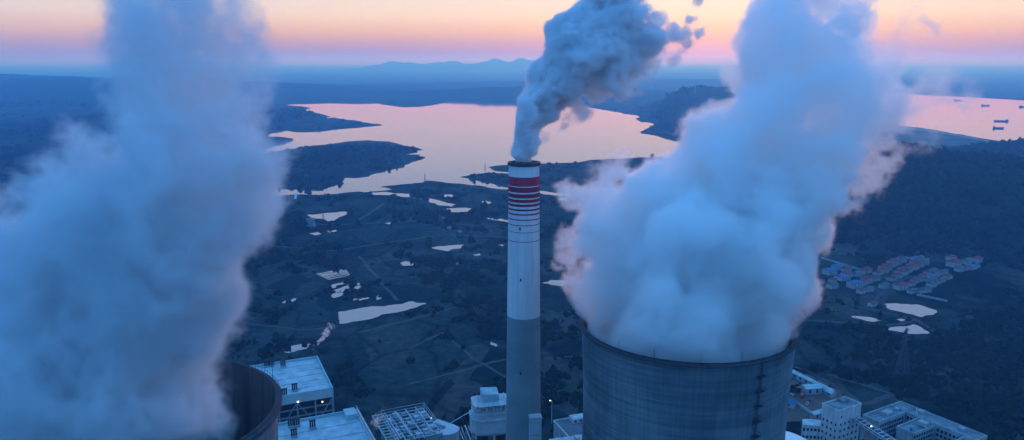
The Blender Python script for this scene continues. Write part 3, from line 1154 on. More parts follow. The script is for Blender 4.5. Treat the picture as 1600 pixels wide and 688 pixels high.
# coal bunker steelwork
F3 = frame(gp(662, 640, 48).x, gp(662, 640, 48).y, R(24))
st = thing('steel_frame', 'pale open steel deck of crossing beams and pipes between the boiler house and the hoppers', 'steel structure', tuple(F3.translation.xy) + (0,))
for i in range(6):
    x = -26 + 5.2 * i
    MB(F3).box(x - .35, x + .35, -34, 0, 47.6, 48.3).build('beam', STEEL_L, st)
for j in range(9):
    y = -34 + 4.25 * j
    MB(F3).box(-26.4, .4, y - .25, y + .25, 48.35, 48.8).build('beam', STEEL_L, st)
for i in range(4):
    for j in range(3):
        x, y = -25.6 + 8.5 * i, -33 + 16 * j
        MB(F3).box(x - .4, x + .4, y - .4, y + .4, 0, 47.5).build('column', STEEL, st)
for i in range(5):
    for j in range(8):
        x, y = -23.4 + 5.2 * i, -31.9 + 4.25 * j
        if (i * 3 + j * 5) % 4:
            MB(F3).box(x - 1.5, x + 1.5, y - 1.1, y + 1.1, 48.0, 49.1 + .5 * ((i + j) % 3)).build('valve_box', STEEL if (i + j) % 2 else STEEL_L, st)
for i in range(4):
    MB(F3).bar((-24 + 6.3 * i, -34.5, 50.2), (-24 + 6.3 * i, .6, 50.2), .7, 8).build('pipe', TANKW, st)
for j in (0, 1, 2):
    MB(F3).bar((-26.4, -34 + 17 * j, 40), (.4, -34 + 17 * j, 47.4), .4).build('brace', STEEL, st)
for x in (-26.2, 0.2):
    for y in (-33.8, -17, -.2):
        MB(F3).bar((x, y, 48.8), (x, y, 52.6), .2).build('rail_post', STEEL_L, st)
for z in (50.6, 52.4):
    MB(F3).bar((-26.2, -.2, z), (.2, -.2, z), .18).build('rail', STEEL_L, st)
    MB(F3).bar((.2, -33.8, z), (.2, -.2, z), .18).build('rail', STEEL_L, st)

# ladder-like bridge beside it
p3 = gp(583, 652, 52)
F3b = frame(p3.x, p3.y, R(24))
br = thing('pipe_bridge', 'narrow ladder shaped pipe bridge beside the steel deck', 'pipe bridge', (p3.x, p3.y, 0))
for x in (0, 6):
    MB(F3b).box(x - .3, x + .3, -44, 2, 51.4, 52.2).build('girder', STEEL_L, br)
for j in range(13):
    MB(F3b).box(-.2, 6.2, -43 + 3.6 * j, -42.5 + 3.6 * j, 52.25, 52.7).build('rung', STEEL_L, br)
for x in (0, 6):
    for y in (-40, -20, 0):
        MB(F3b).box(x - .4, x + .4, y - .4, y + .4, 0, 51.3).build('column', STEEL, br)
V2 = F3b @ Vector((2.5, -27, 52))

# U shaped white duct
pu = gp(690, 668, 44)
Fu = frame(pu.x, pu.y, R(-35))
du = thing('flue_duct', 'white duct bent in a U beside the steel deck, small lamp above it', 'duct', (pu.x, pu.y, 0))
outl = []
for k in range(9):
    an = math.pi * k / 8 - math.pi / 2
    outl.append((4 + 7 * math.cos(an), 7 * math.sin(an)))
outl += [(-9, 7), (-9, 2.4), (1.5, 2.4), (2.6, 0), (1.5, -2.4), (-9, -2.4), (-9, -7)]
MB(Fu).prism(outl, 38, 44).build('duct_body', TANKW, du)
for q in ((7, 0), (-6, 5), (-6, -5)):
    MB(Fu).box(q[0] - .5, q[0] + .5, q[1] - .5, q[1] + .5, 0, 37.9).build('column', STEEL, du)
l = Fu.inverted() @ gp(673, 654, 47)
MB(Fu).bar((l.x, l.y, 44.05), (l.x, l.y, 47), .18).build('lamp_post', DARK, du)
MB(Fu).lathe([(.02, 46.9), (.4, 47.1), (.42, 47.4), (.02, 47.7)], 10, (l.x, l.y)).build('lamp', LAMP, du)

# hopper building by the chimney
ph = gp(768, 652, 58)
hp = thing('hopper_building', 'rounded pale hopper tank on steel legs topped by a white box house, beside the chimney', 'hopper', (ph.x, ph.y, 0))
Fh = frame(ph.x, ph.y, R(12))
Yh = ph.y
zt2 = at(765, 655, Yh - 6).z
zb2 = at(765, 680, Yh - 10).z
ztop = at(760, 618, Yh + 2).z


def rounded(w, d, r, n=5):
    out = []
    for (sx, sy, a0) in ((1, 1, 0), (-1, 1, 90), (-1, -1, 180), (1, -1, 270)):
        for k in range(n + 1):
            a = R(a0 + 90 * k / n)
            out.append((sx * (w - r) + r * math.cos(a), sy * (d - r) + r * math.sin(a)))
    return out


MB(Fh).prism(rounded(12, 9, 6), zb2, zt2).build('tank', TANKW, hp)
MB(Fh).prism(rounded(12.4, 9.4, 6.2), zt2, zt2 + .6).build('tank_lid', ROOF_W, hp)
MB(Fh).prism(rounded(10.5, 7, 3), zt2 + .6, zt2 + 5).build('upper_tank', TANKW, hp)
for k in range(14):
    a = 2 * math.pi * k / 14
    MB(Fh).bar((9.9 * math.cos(a), 7.2 * math.sin(a), zt2 + .6), (9.4 * math.cos(a), 6.8 * math.sin(a), zt2 + 8.2), .35).build('stiffener', STEEL_L, hp)
for z in (zt2 + 3.2, zt2 + 5.6, zt2 + 8.2):
    MB(Fh).prism(rounded(11, 7.6, 3.2), z, z + .3).build('walkway', STEEL_L, hp)
for k in range(9):
    MB(Fh).box(-8.5 + 2 * k, -7.4 + 2 * k, -7.8 + .3 * (k % 3), -6.4, zt2 + 5.9, zt2 + 7.6 + .4 * (k % 2)).build('valve_box', STEEL if k % 2 else ROOF_W, hp)
for k in range(7):
    MB(Fh).bar((-9 + 3 * k, -7.5, zt2 + 8.5), (-7 + 3 * k, 6, zt2 + 9.6), .6, 8).build('pipe', ROOF_W, hp)
zc0 = zt2 + 8.5
vs = [(-5.5, -2, zc0), (4.0, -2, zc0), (4.0, 5.5, zc0), (-5.5, 5.5, zc0), (-5.5, -2, zc0 + 4.6), (4.0, -2, zc0 + 4.0), (4.0, 5.5, zc0 + 5.2), (-5.5, 5.5, zc0 + 5.8)]
MB(Fh).add(vs, [(0, 3, 2, 1), (4, 5, 6, 7), (0, 1, 5, 4), (1, 2, 6, 5), (2, 3, 7, 6), (3, 0, 4, 7)]).build('box_house', ROOF_W, hp)
for (x, y) in ((-10, -6), (0, -8), (10, -6), (-10, 6), (10, 6)):
    MB(Fh).box(x - .5, x + .5, y - .5, y + .5, 0, zb2 - .02).build('leg', STEEL_L, hp)
for z in (zb2 - 1.2, zb2 - 9):
    for (a, b) in (((-10, -6), (0, -8)), ((0, -8), (10, -6))):
        MB(Fh).bar((*a, z), (*b, z), .7).build('beam', STEEL_L, hp)
MB(Fh).lathe([(2, zb2 - 10), (4.5, zb2 - .05)], 16, (-5, 0), cap0=True).build('hopper_cone', DARK, hp)
MB(Fh).lathe([(2, zb2 - 10), (4.5, zb2 - .05)], 16, (5, 0), cap0=True).build('hopper_cone', DARK, hp)

# dark pipework between duct and hopper
pk = gp(722, 672, 40)
Fk = frame(pk.x, pk.y, R(20))
pw = thing('pipework', 'tangle of dark pipes and posts between the U shaped duct and the hopper tank', 'pipes', (pk.x, pk.y, 0))
for k in range(6):
    MB(Fk).bar((-6 + 2.2 * k, -8, 36 + k % 3), (-5 + 2.2 * k, 7, 39 - k % 2), .8, 8).build('pipe', STEEL if k % 2 else STEEL_L, pw)
for k in range(4):
    MB(Fk).bar((-6 + 4 * k, -2, 0), (-6 + 4 * k, -2, 41 + 2 * (k % 2)), .5).build('post', STEEL, pw)
MB(Fk).bar((-9, 6, 41), (9, 12, 45), .4).build('cable_tray', STEEL_L, pw)

# low buildings between chimney and right tower
pl = gp(893, 664, 12)
Fl = frame(pl.x, pl.y, R(20))
lb = thing('workshop', 'low workshop with a dark flat roof and pale parapet behind the ribbed cooling tower', 'workshop', (pl.x, pl.y, 0))
MB(Fl).box(-9, 24, -16, 10, 0, 11).build('wall', WALL_G, lb)
MB(Fl).box(-8.5, 23.5, -15.5, 9.5, 11, 11.4).build('roof', ROOF_K, lb)
for (a, b, c, d) in ((-9.3, 24.3, -16.3, -15.5), (-9.3, 24.3, 9.5, 10.3), (-9.3, -8.5, -15.5, 9.5)):
    MB(Fl).box(a, b, c, d, 11, 12.3).build('parapet', WALL_W, lb)
MB(Fl).box(2, 23, 2, 9, 11.4, 14.6).build('penthouse', WALL_W, lb)
for k in range(5):
    MB(Fl).box(3 + 4 * k, 4.8 + 4 * k, 1.9, 2.1, 12.1, 13.6).build('window', GLASSD, lb)
for k in range(6):
    MB(Fl).box(-6 + 4.6 * k, -4 + 4.6 * k, -16.1, -15.9, 6.5, 8.6).build('window', GLASSD, lb)
pq = gp(893, 686, 14)
Fq = frame(pq.x, pq.y, R(14))
lq = thing('pump_house', 'white roofed pump house with rooftop pipes close in front of the chimney', 'pump house', (pq.x, pq.y, 0))
MB(Fq).box(-14, 12, -12, 3, 0, 13.4).build('wall', WALL_G, lq)
MB(Fq).box(-14.4, 12.4, -12.4, 3.4, 13.4, 14).build('roof', ROOF_W, lq)
for k in range(5):
    MB(Fq).bar((-12 + 5 * k, -10, 15.2), (-9 + 5 * k, 2, 15.2), .5, 8).build('pipe', STEEL_L, lq)
MB(Fq).box(2, 5, -3, 1, 14, 16).build('roof_box', WALL_W, lq)


def lamp_post(px, py, h, label, lit=True):
    p = gp(px, py)
    t = thing('lamp_post', label, 'lamp post', p, 'tall lamp posts of the power plant')
    MB().lathe([(.26, 0), (.13, h)], 8, p.xy).build('pole', STEEL_L if lit else PYL, t)
    MB().bar((p.x, p.y, h), (p.x - 1.2, p.y - .6, h + .25), .16).build('arm', PYL, t)
    MB().lathe([(.02, h - .35), (.42, h - .15), (.45, h + .1), (.02, h + .4)], 10, (p.x - 1.2, p.y - .6)).build('lamp', LAMP if lit else PYL, t)


lamp_post(862, 662, 18, 'slim lit lamp post standing between the chimney and the ribbed cooling tower')
lamp_post(1348, 640, 17, 'slim unlit post rising behind the white stair tower block', False)
lamp_post(1297, 606, 17, 'slim unlit post over the pale shed roof in the yard', False)
lamp_post(1279, 592, 16, 'slim unlit post at the far edge of the yard', False)

# ---- right-hand yard, sheds, offices
yard = [gp(1222, 573), gp(1245, 573), gp(1318, 612), gp(1300, 655), gp(1222, 660)]
props(sheet('yard', yard, .06, YARD), 'brown earth yard between sheds behind the cooling tower', kind='structure')


def shed(a, b, w, h, rm, label, flat=False):
    p, q = gp(*a, h), gp(*b, h)
    d = (q - p)
    L = d.length
    f = Matrix.Translation((p.x, p.y, 0)) @ Matrix.Rotation(math.atan2(d.y, d.x), 4, 'Z')
    t = thing('shed', label, 'shed', (p.x, p.y, 0), 'sheds round the earth yard')
    MB(f).box(.4, L - .4, -w / 2 + .4, w / 2 - .4, 0, h - .6).build('wall', WALL_G, t)
    k = .12 if flat else .9
    vs = [(0, -w / 2, h - .55), (L, -w / 2, h - .55), (L, w / 2, h - .55), (0, w / 2, h - .55), (0, 0, h + k), (L, 0, h + k)]
    MB(f).add(vs, [(0, 1, 5, 4), (2, 3, 4, 5), (1, 2, 5), (3, 0, 4), (0, 3, 2, 1)]).build('roof', rm, t)
    for j in range(max(1, int(L / 6))):
        MB(f).box(3 + 6 * j, 4.6 + 6 * j, -w / 2 + .3, -w / 2 + .45, 1.2, h - 1.4).build('door', DARK, t)
    return t


shed((1240, 580), (1302, 610), 5, 5, ROOF_W, 'long narrow white roofed shed along the far edge of the yard')
shed((1226, 583), (1241, 579), 5, 5, ROOF_W, 'short white roofed shed meeting the long shed at the corner')
shed((1255, 604), (1282, 602), 9, 5.5, ROOF_W, 'white roofed open shed standing out into the yard')
shed((1226, 624), (1244, 628), 8, 4.5, ROOF_B, 'bright blue roofed shed beside the ribbed cooling tower')
shed((1268, 646), (1292, 638), 5, 5, ROOF_W, 'small white roofed shed beside the stair tower block')
shed((1284, 604), (1304, 614), 6, 4, ROOF_W, 'low pale shed at the end of the long shed by the stair tower')


def car(px, py, ang, m, label, truck=False):
    p = gp(px, py)
    f = frame(p.x, p.y, ang)
    t = thing('truck' if truck else 'parked_car', label, 'truck' if truck else 'car', p, 'vehicles parked in the earth yard')
    if truck:
        MB(f).box(-4.2, 1.9, -1.2, 1.2, .9, 2.9).build('cargo_box', m, t)
        MB(f).add([(2.1, -1.15, .7), (4.1, -1.15, .7), (4.1, 1.15, .7), (2.1, 1.15, .7), (2.1, -1.1, 2.9), (3.6, -1.1, 2.9), (3.6, 1.1, 2.9), (2.1, 1.1, 2.9)],
                  [(0, 3, 2, 1), (4, 5, 6, 7), (0, 1, 5, 4), (1, 2, 6, 5), (2, 3, 7, 6), (3, 0, 4, 7)]).build('cab', m, t)
        ws = (-3, -1.6, 3)
    else:
        MB(f).box(-2.2, 2.2, -.88, .88, .35, .95).build('body', m, t)
        MB(f).add([(-1.7, -.82, .95), (1.1, -.82, .95), (1.1, .82, .95), (-1.7, .82, .95), (-1.2, -.68, 1.5), (.5, -.68, 1.5), (.5, .68, 1.5), (-1.2, .68, 1.5)],
                  [(4, 5, 6, 7), (0, 1, 5, 4), (1, 2, 6, 5), (2, 3, 7, 6), (3, 0, 4, 7)]).build('cabin', GLASSD, t)
        ws = (-1.4, 1.4)
    r = .5 if truck else .34
    for x in ws:
        for s in (-1, 1):
            MB(f).bar((x, s * .95 - .12, r), (x, s * .95 + .12, r), r * 2, 12).build('wheel', DARK, t)


car(1250, 610, R(20), CARR, 'dark red truck parked in the middle of the yard', True)
car(1254, 620, R(60), CARR, 'red truck nearer the stair tower block in the yard', True)
car(1256, 612, R(100), CARK, 'black truck beside the dark red truck in the yard', True)
for i, (px, py, m, lb_) in enumerate(((1231, 611, CARW, 'white car at the head of the parked row beside the cooling tower'), (1234, 613, CARK, 'black car second in the parked row beside the cooling tower'),
                                      (1237, 615, CARW, 'white car third in the parked row beside the cooling tower'), (1240, 617, CARW, 'white car fourth in the parked row beside the cooling tower'),
                                      (1243, 619, CARK, 'black car at the yard end of the parked row'), (1261, 632, CARW, 'white car alone in the brown yard near the blue shed'), (1266, 626, CARR, 'red car alone near the stair tower block'))):
    car(px, py, R(60), m, lb_)
wl = thing('boundary_wall', 'long pale yard wall running from the blue shed towards the stair tower', 'wall', gp(1240, 630))
p, q = gp(1240, 630), gp(1268, 648)
for k in range(8):
    u, v = p.lerp(q, (k + .04) / 8), p.lerp(q, (k + .96) / 8)
    d = (v - u).normalized()
    n_ = Vector((-d.y, d.x, 0)) * .2
    MB().prism([u - n_, v - n_, v + n_, u + n_], 0, 2.4).build('wall_panel', WALL_W, wl)


def window_run(fr, n, x0, dx, y, z, parent, w=.9, h=1.4, axis='x', thick=.12):
    first = None
    for k in range(n):
        c = x0 + dx * k
        if first is None:
            b = (c - w / 2, c + w / 2, y - thick, y + thick) if axis == 'x' else (y - thick, y + thick, c - w / 2, c + w / 2)
            first = MB(fr).box(*b, z, z + h).build('window', GLASSD, parent)
        else:
            o = first.copy()
            COL.objects.link(o)
            o.parent = parent
            d = fr.to_3x3() @ (Vector((dx * k, 0, 0)) if axis == 'x' else Vector((0, dx * k, 0)))
            o.location = d


# white stair-tower block
pt = gp(1311, 642, 30)
Ft = frame(pt.x, pt.y, R(30))
tb = thing('office_block', 'white stair tower block with small square windows and a flat roof, footbridge at its side', 'office', (pt.x, pt.y, 0))
MB(Ft).box(0, 23, 0, 13, 0, 28.6).build('wall', WALL_W, tb)
MB(Ft).box(.5, 22.5, .5, 12.5, 28.6, 29).build('roof', ROOF_G, tb)
for (a, b, c, d) in ((-.15, 23.15, -.15, .45), (-.15, 23.15, 12.55, 13.15), (-.15, .45, .45, 12.55), (22.55, 23.15, .45, 12.55)):
    MB(Ft).box(a, b, c, d, 28.5, 30).build('parapet', WALL_W, tb)
MB(Ft).box(14, 19, 7, 12.4, 29, 30.6).build('roof_box', ROOF_G, tb)
for z in (5, 9.5, 14, 18.5):
    window_run(Ft, 5, 3, 4.2, 0, z, tb, 1.3, 1.7)
    window_run(Ft, 4, 1.6, 3.2, 0, z, tb, 1.1, 1.7, 'y')
window_run(Ft, 1, 3.2, 3, 0, 24, tb, 1.1, 1.5)

# curved corridor building
cb = thing('corridor_building', 'low curved white corridor with a row of small dark windows next to the round tank', 'corridor', gp(1280, 668))
pa, pb = gp(1254, 664, 13), gp(1308, 672, 13)
prev = None
N = 9
for k in range(N):
    t0, t1 = k / N, (k + 1) / N

    def cp(t):
        q = pa.lerp(pb, t)
        d = (pb - pa).normalized()
        nr = Vector((-d.y, d.x, 0))
        return q + nr * (math.sin(t * math.pi) * 2.5), nr

    (u, nu), (v, nv) = cp(t0), cp(t1)
    MB().prism([u, v, v + nv * 9, u + nu * 9], 0, 12.4).build('wall_panel', WALL_W, cb)
    MB().prism([u - nu * .3, v - nv * .3, v + nv * 9.3, u + nu * 9.3], 12.41, 13).build('roof_panel', ROOF_W, cb)
    c = u.lerp(v, .5)
    d = (v - u).normalized()
    for z in (8.6, 3.2):
        MB().prism([c - d * .75 - nu * .1, c + d * .75 - nu * .1, c + d * .75 + nu * .2, c - d * .75 + nu * .2], z, z + 2.0).build('window', GLASSD, cb)

# round tank with white domed roof
pdm = gp(1215, 700, 12)
dmx, dmy = pdm.x, pdm.y
tk = thing('storage_tank', 'round tank with a smooth white domed roof at the foot of the ribbed cooling tower', 'tank', (dmx, dmy, 0))
RT = 27.5
MB().lathe([(RT, 0), (RT, 9)], 64, (dmx, dmy)).build('tank_wall', TANKW, tk, True)
MB().lathe([(RT + .6, 9), (RT + .6, 9.8), (RT - 1.8, 10.0), (RT - 1.9, 9.2)], 64, (dmx, dmy)).build('tank_rim', WALL_W, tk)
MB().lathe([(RT - 2, 9.6)] + [(RT * math.cos(R(a)) * .93, 9.6 + 9 * math.sin(R(a))) for a in range(6, 90, 7)] + [(.3, 18.7)], 64, (dmx, dmy)).build('dome', mat('white_dome_sheet', (.74, .76, .76), .5, .06, .1), tk, True)

# U shaped office with courts
pe = gp(1407, 628, 17)
Fe = frame(pe.x, pe.y, R(-59.5))
ob = thing('office_building', 'large grey flat roofed office with wings, courts and long rows of dark windows', 'office', (pe.x, pe.y, 0))
wings = ((0, 60, -12, 0, 17), (0, 12, -42, -12, 17), (21, 33, -36, -12, 16), (52, 64, -40, -12, 16))
for (a, b, c, d, z) in wings:
    MB(Fe).box(a + .02, b - .02, c + .02, d - .02, 0, z - .6).build('wall', WALL_G, ob)
    nx_ = max(2, int((b - a) / 6))
    for k in range(nx_):
        x0, x1 = a + .7 + (b - a - 1.4) * k / nx_, a + .7 + (b - a - 1.4) * (k + 1) / nx_
        MB(Fe).box(x0 + .06, x1 - .06, c + .7, d - .7, z - .6, z - .2 + .03 * (k % 2)).build('roof_panel', ROOF_G, ob)
    for (e, f, g_, h_) in ((a - .2, b + .2, c - .2, c + .5), (a - .2, b + .2, d - .5, d + .2), (a - .2, a + .5, c + .5, d - .5), (b - .5, b + .2, c + .5, d - .5)):
        MB(Fe).box(e, f, g_, h_, z - 1.4, z + .7).build('parapet', WALL_G, ob)
for (x, y0, n) in ((12, -40, 10), (33, -34.6, 8)):
    for z in (2, 5.6, 9.2, 12.6):
        window_run(Fe, n, y0, 2.7, x, z, ob, 1.7, 1.9, 'y', .14)
for z in (2, 5.6, 9.2, 12.6):
    window_run(Fe, 3, 13.6, 2.6, -12, z, ob, 1.7, 1.9, 'x', .14)
    window_run(Fe, 6, 35, 2.7, -12, z, ob, 1.7, 1.9, 'x', .14)
    window_run(Fe, 4, -10.4, 2.7, 60, z, ob, 1.2, 1.9, 'y', .14)
for (x, y, w, d, h) in ((5, -30, 5, 7, 2.4), (16, -6, 4, 4, 2), (26, -22, 6, 5, 2.2), (44, -6, 4, 3, 1.6), (5, -16, 3, 3, 1.5)):
    MB(Fe).box(x, x + w, y, y + d, 16.4, 16.9 + h).build('roof_box', WALL_G, ob)
MB(Fe).bar((12, -.6, 17.9), (20, -12, 18.2), .35).build('roof_pipe', ROOF_W, ob)
MB(Fe).lathe([(.8, 16), (.8, 18), (.6, 18)], 12, (29, -33)).build('roof_vent', ROOF_G, ob)

# footbridge with lamps
ga, gb = gp(1328, 646, 22), gp(1412, 700, 19)
gt = thing('footbridge', 'pale steel truss footbridge with two small lit lamps sloping from the stair tower block', 'footbridge', (ga.x, ga.y, 0))
d = (gb - ga)
dn = Vector((d.x, d.y, 0)).normalized()
nr = Vector((-dn.y, dn.x, 0)) * 2.6
MB().add([ga - nr * .95 - Vector((0, 0, 1.2)), gb - nr * .95 - Vector((0, 0, 1.2)), gb + nr * .95 - Vector((0, 0, 1.2)), ga + nr * .95 - Vector((0, 0, 1.2)),
          ga - nr * .95 - Vector((0, 0, 1.6)), gb - nr * .95 - Vector((0, 0, 1.6)), gb + nr * .95 - Vector((0, 0, 1.6)), ga + nr * .95 - Vector((0, 0, 1.6))],
         [(0, 1, 2, 3), (7, 6, 5, 4), (0, 4, 5, 1), (1, 5, 6, 2), (2, 6, 7, 3), (3, 7, 4, 0)]).build('deck', DARK, gt)
for s in (-1, 1):
    MB().bar(ga + nr * s, gb + nr * s, .45).build('top_chord', STEEL_L, gt)
    MB().bar(ga + nr * s - Vector((0, 0, 1.5)), gb + nr * s - Vector((0, 0, 1.5)), .45).build('bottom_chord', STEEL_L, gt)
for k in range(13):
    c = ga.lerp(gb, k / 12)
    MB().bar(c - nr, c + nr, .4).build('cross_beam', STEEL_L, gt)
    for s in (-1, 1):
        MB().bar(c + nr * s, c + nr * s - Vector((0, 0, 1.5)), .25).build('truss_post', STEEL_L, gt)
for k in (5, 10.0):
    c = ga.lerp(gb, k / 12)
    MB().lathe([(.02, c.z + .2), (.38, c.z + .4), (.38, c.z + .8), (.02, c.z + 1.0)], 10, (c.x, c.y)).build('lamp', LAMP, gt)
for k in (3, 9):
    c = ga.lerp(gb, k / 12)
    MB().box(c.x - .6, c.x + .6, c.y - .6, c.y + .6, 0, c.z - 1.65).build('pier', WALL_G, gt)

# ------------------------------------------------------------------ pylons, mast
def pylon_proto(h):
    t = thing('transmission_pylon', 'pylon', 'pylon', (0, 0, 0))
    w0, w1 = h * .11, h * .018
    corners = ((-1, -1), (1, -1), (1, 1), (-1, 1))

    def wd(z):
        return w0 + (w1 - w0) * min(1, z / (h * .72)) if z < h * .72 else w1

    for (a, b) in corners:
        m = MB()
        zs = [0, h * .36, h * .72, h]
        for z0, z1 in zip(zs, zs[1:]):
            m.bar((a * wd(z0), b * wd(z0), z0), (a * wd(z1) * (.4 if z1 == h else 1), b * wd(z1) * (.4 if z1 == h else 1), z1), .5)
        m.build('leg', PYL, t)
    m = MB()
    lv = [h * k / 11 for k in range(11)]
    for z0, z1 in zip(lv, lv[1:]):
        for i in range(4):
            a, b = corners[i], corners[(i + 1) % 4]
            m.bar((a[0] * wd(z0), a[1] * wd(z0), z0), (b[0] * wd(z1), b[1] * wd(z1), z1), .3)
            m.bar((b[0] * wd(z0), b[1] * wd(z0), z0), (a[0] * wd(z1), a[1] * wd(z1), z1), .3)
    m.build('lattice', PYL, t)
    for z, L in ((h * .72, h * .2), (h * .83, h * .16), (h * .94, h * .12)):
        c = MB()
        c.bar((-L, 0, z), (L, 0, z), .45)
        c.bar((-L, 0, z), (0, 0, z + h * .05), .3)
        c.bar((L, 0, z), (0, 0, z + h * .05), .3)
        c.build('cross_arm', PYL, t)
    return t


pyl = pylon_proto(42)
pk_ = kids(pyl)
for i, (px, py, sc, lb_) in enumerate(((1409, 584, .95, 'dim lattice pylon in the dark wood behind the offices'), (664, 283, .38, 'tiny pylon on the lake shore above the ponds'),
                                       (758, 262, .34, 'tiny pylon on the point beside the chimney top'), (505, 343, .36, 'small pylon by the square pond near the steam'), (640, 300, .34, 'small pylon beside the narrow canal'))):
    o = pyl if i == 0 else copy_tree(pyl, None, pk_)
    p = gp(px, py)
    o.location = (p.x, p.y, float(height(np.array([p.x]), np.array([p.y]))[0]))
    o.rotation_euler = (0, 0, R(35 + 20 * i))
    o.scale = (sc, sc, sc)
    o['label'], o['group'] = lb_, 'transmission pylons'
pm = gp(1089, 150)
hz_ = float(height(np.array([965.0]), np.array([3700.0]))[0])
ms = thing('radio_mast', 'thin mast on the hazy hilltop behind the smoke', 'mast', (870, 3700, 0))
h0 = float(height(np.array([870.0]), np.array([3700.0]))[0])
MB().lathe([(3.2, h0 - 2), (1.6, h0 + 52)], 8, (870, 3700)).build('mast_pole', STEEL, ms)
MB().box(864, 876, 3699, 3701, h0 + 34, h0 + 36).build('cross_arm', STEEL, ms)

# farm sheds and pier by the water
for i, (px, py, sc, kind, lb_) in enumerate(((485, 349, 1.1, 'grey', 'grey roofed farm house at the corner of the square pond'), (487, 355, .9, 'grey', 'small grey farm shed below the square pond'), (702, 357, .6, 'dull', 'brown roofed farm house in the scrub a little way from the chimney'),
                                             (719, 363, .6, 'dull', 'brown roofed farm house nearer the chimney in the scrub'),
                                             (1019, 273, 1.2, 'grey', 'pale house on the lake shore behind the steam notch'))):
    place_house(kind, px, py, R(20 + 30 * i), sc, lb_, 'scattered farm houses')
pr = thing('pier', 'small pale pier on the near shore of the lake channel', 'pier', gp(461, 303))
a, b = gp(461.5, 312), gp(462.5, 303)
dd = (b - a).normalized()
nn_ = Vector((-dd.y, dd.x, 0)) * 2.2
MB().prism([a - nn_, b - nn_, b + nn_, a + nn_], 1.2, 1.7).build('deck', WALL_W, pr)
for k in range(5):
    c = a.lerp(b, (k + .5) / 5)
    for s in (-.7, .7):
        MB().bar(c + nn_ * s, c + nn_ * s + Vector((0, 0, 1.2)), .5, 6).build('pile', DARK, pr)


# ------------------------------------------------------------------ ships
def ship(px, py, L, ang, label):
    p = gp(px, py, .2)
    f = frame(p.x, p.y, ang)
    t = thing('cargo_barge', label, 'barge', p, 'barges on the river')
    w = L * .085
    m = MB(f)
    top = [(-L / 2, -w), (L * .38, -w), (L / 2, 0), (L * .38, w), (-L / 2, w)]
    vs = [(x * .96, y * .8, 0) for x, y in top] + [(x, y, 3.6 + (1.4 if x > L * .3 else 0)) for x, y in top]
    m.add(vs, [(0, 4, 3, 2, 1), (5, 6, 7, 8, 9)] + [(k, (k + 1) % 5, 5 + (k + 1) % 5, 5 + k) for k in range(5)])
    m.build('hull', HULL, t)
    for k in range(3):
        x = -L * .2 + k * L * .19
        MB(f).box(x, x + L * .16, -w * .75, w * .75, 3.7, 5.4).build('hatch_cover', STEEL, t)
    MB(f).box(-L * .45, -L * .3, -w * .7, w * .7, 3.7, 7.2).build('deckhouse', HULL, t)
    MB(f).box(-L * .43, -L * .33, -w * .75, w * .75, 7.25, 9.2).build('bridge', STEEL, t)
    MB(f).bar((-L * .38, 0, 9.2), (-L * .38, 0, 14), .4, 6).build('mast', STEEL, t)
    MB(f).bar((L * .4, 0, 4), (L * .4, 0, 10), .5, 6).build('mast', STEEL, t)


ship(1564, 190, 58, R(168), 'largest dark barge in midstream of the pale river')
ship(1560, 201, 40, R(-10), 'smaller barge just below the largest one on the river')
ship(1540, 165.5, 50, R(4), 'barge farther out between the largest one and the far bank')
ship(1497, 157.5, 52, R(2), 'faint barge close under the far bank beside the steam')
ship(1602, 167.5, 70, R(5), 'barge cut by the edge of the photograph on the river')

# ------------------------------------------------------------------ steam: real density fields on a grid
def grf(shape, klo, khi, rn):
    """smooth random field holding the detail between two frequencies (cycles per voxel)"""
    w = rn.standard_normal(shape).astype(np.float32)
    F = np.fft.rfftn(w)
    kx = np.fft.fftfreq(shape[0])[:, None, None]
    ky = np.fft.fftfreq(shape[1])[None, :, None]
    kz = np.fft.rfftfreq(shape[2])[None, None, :]
    k = np.sqrt(kx * kx + ky * ky + kz * kz)
    F *= np.exp(-(k / khi) ** 2) * (1 - np.exp(-(k / klo) ** 2))
    f = np.fft.irfftn(F, s=shape).astype(np.float32)
    return f / (f.std() + 1e-9)


def fast_shape(shape):
    out = []
    for n in shape:
        while True:
            m = n
            for p in (2, 3, 5):
                while m % p == 0:
                    m //= p
            if m == 1:
                break
            n += 1
        out.append(n)
    return tuple(out)


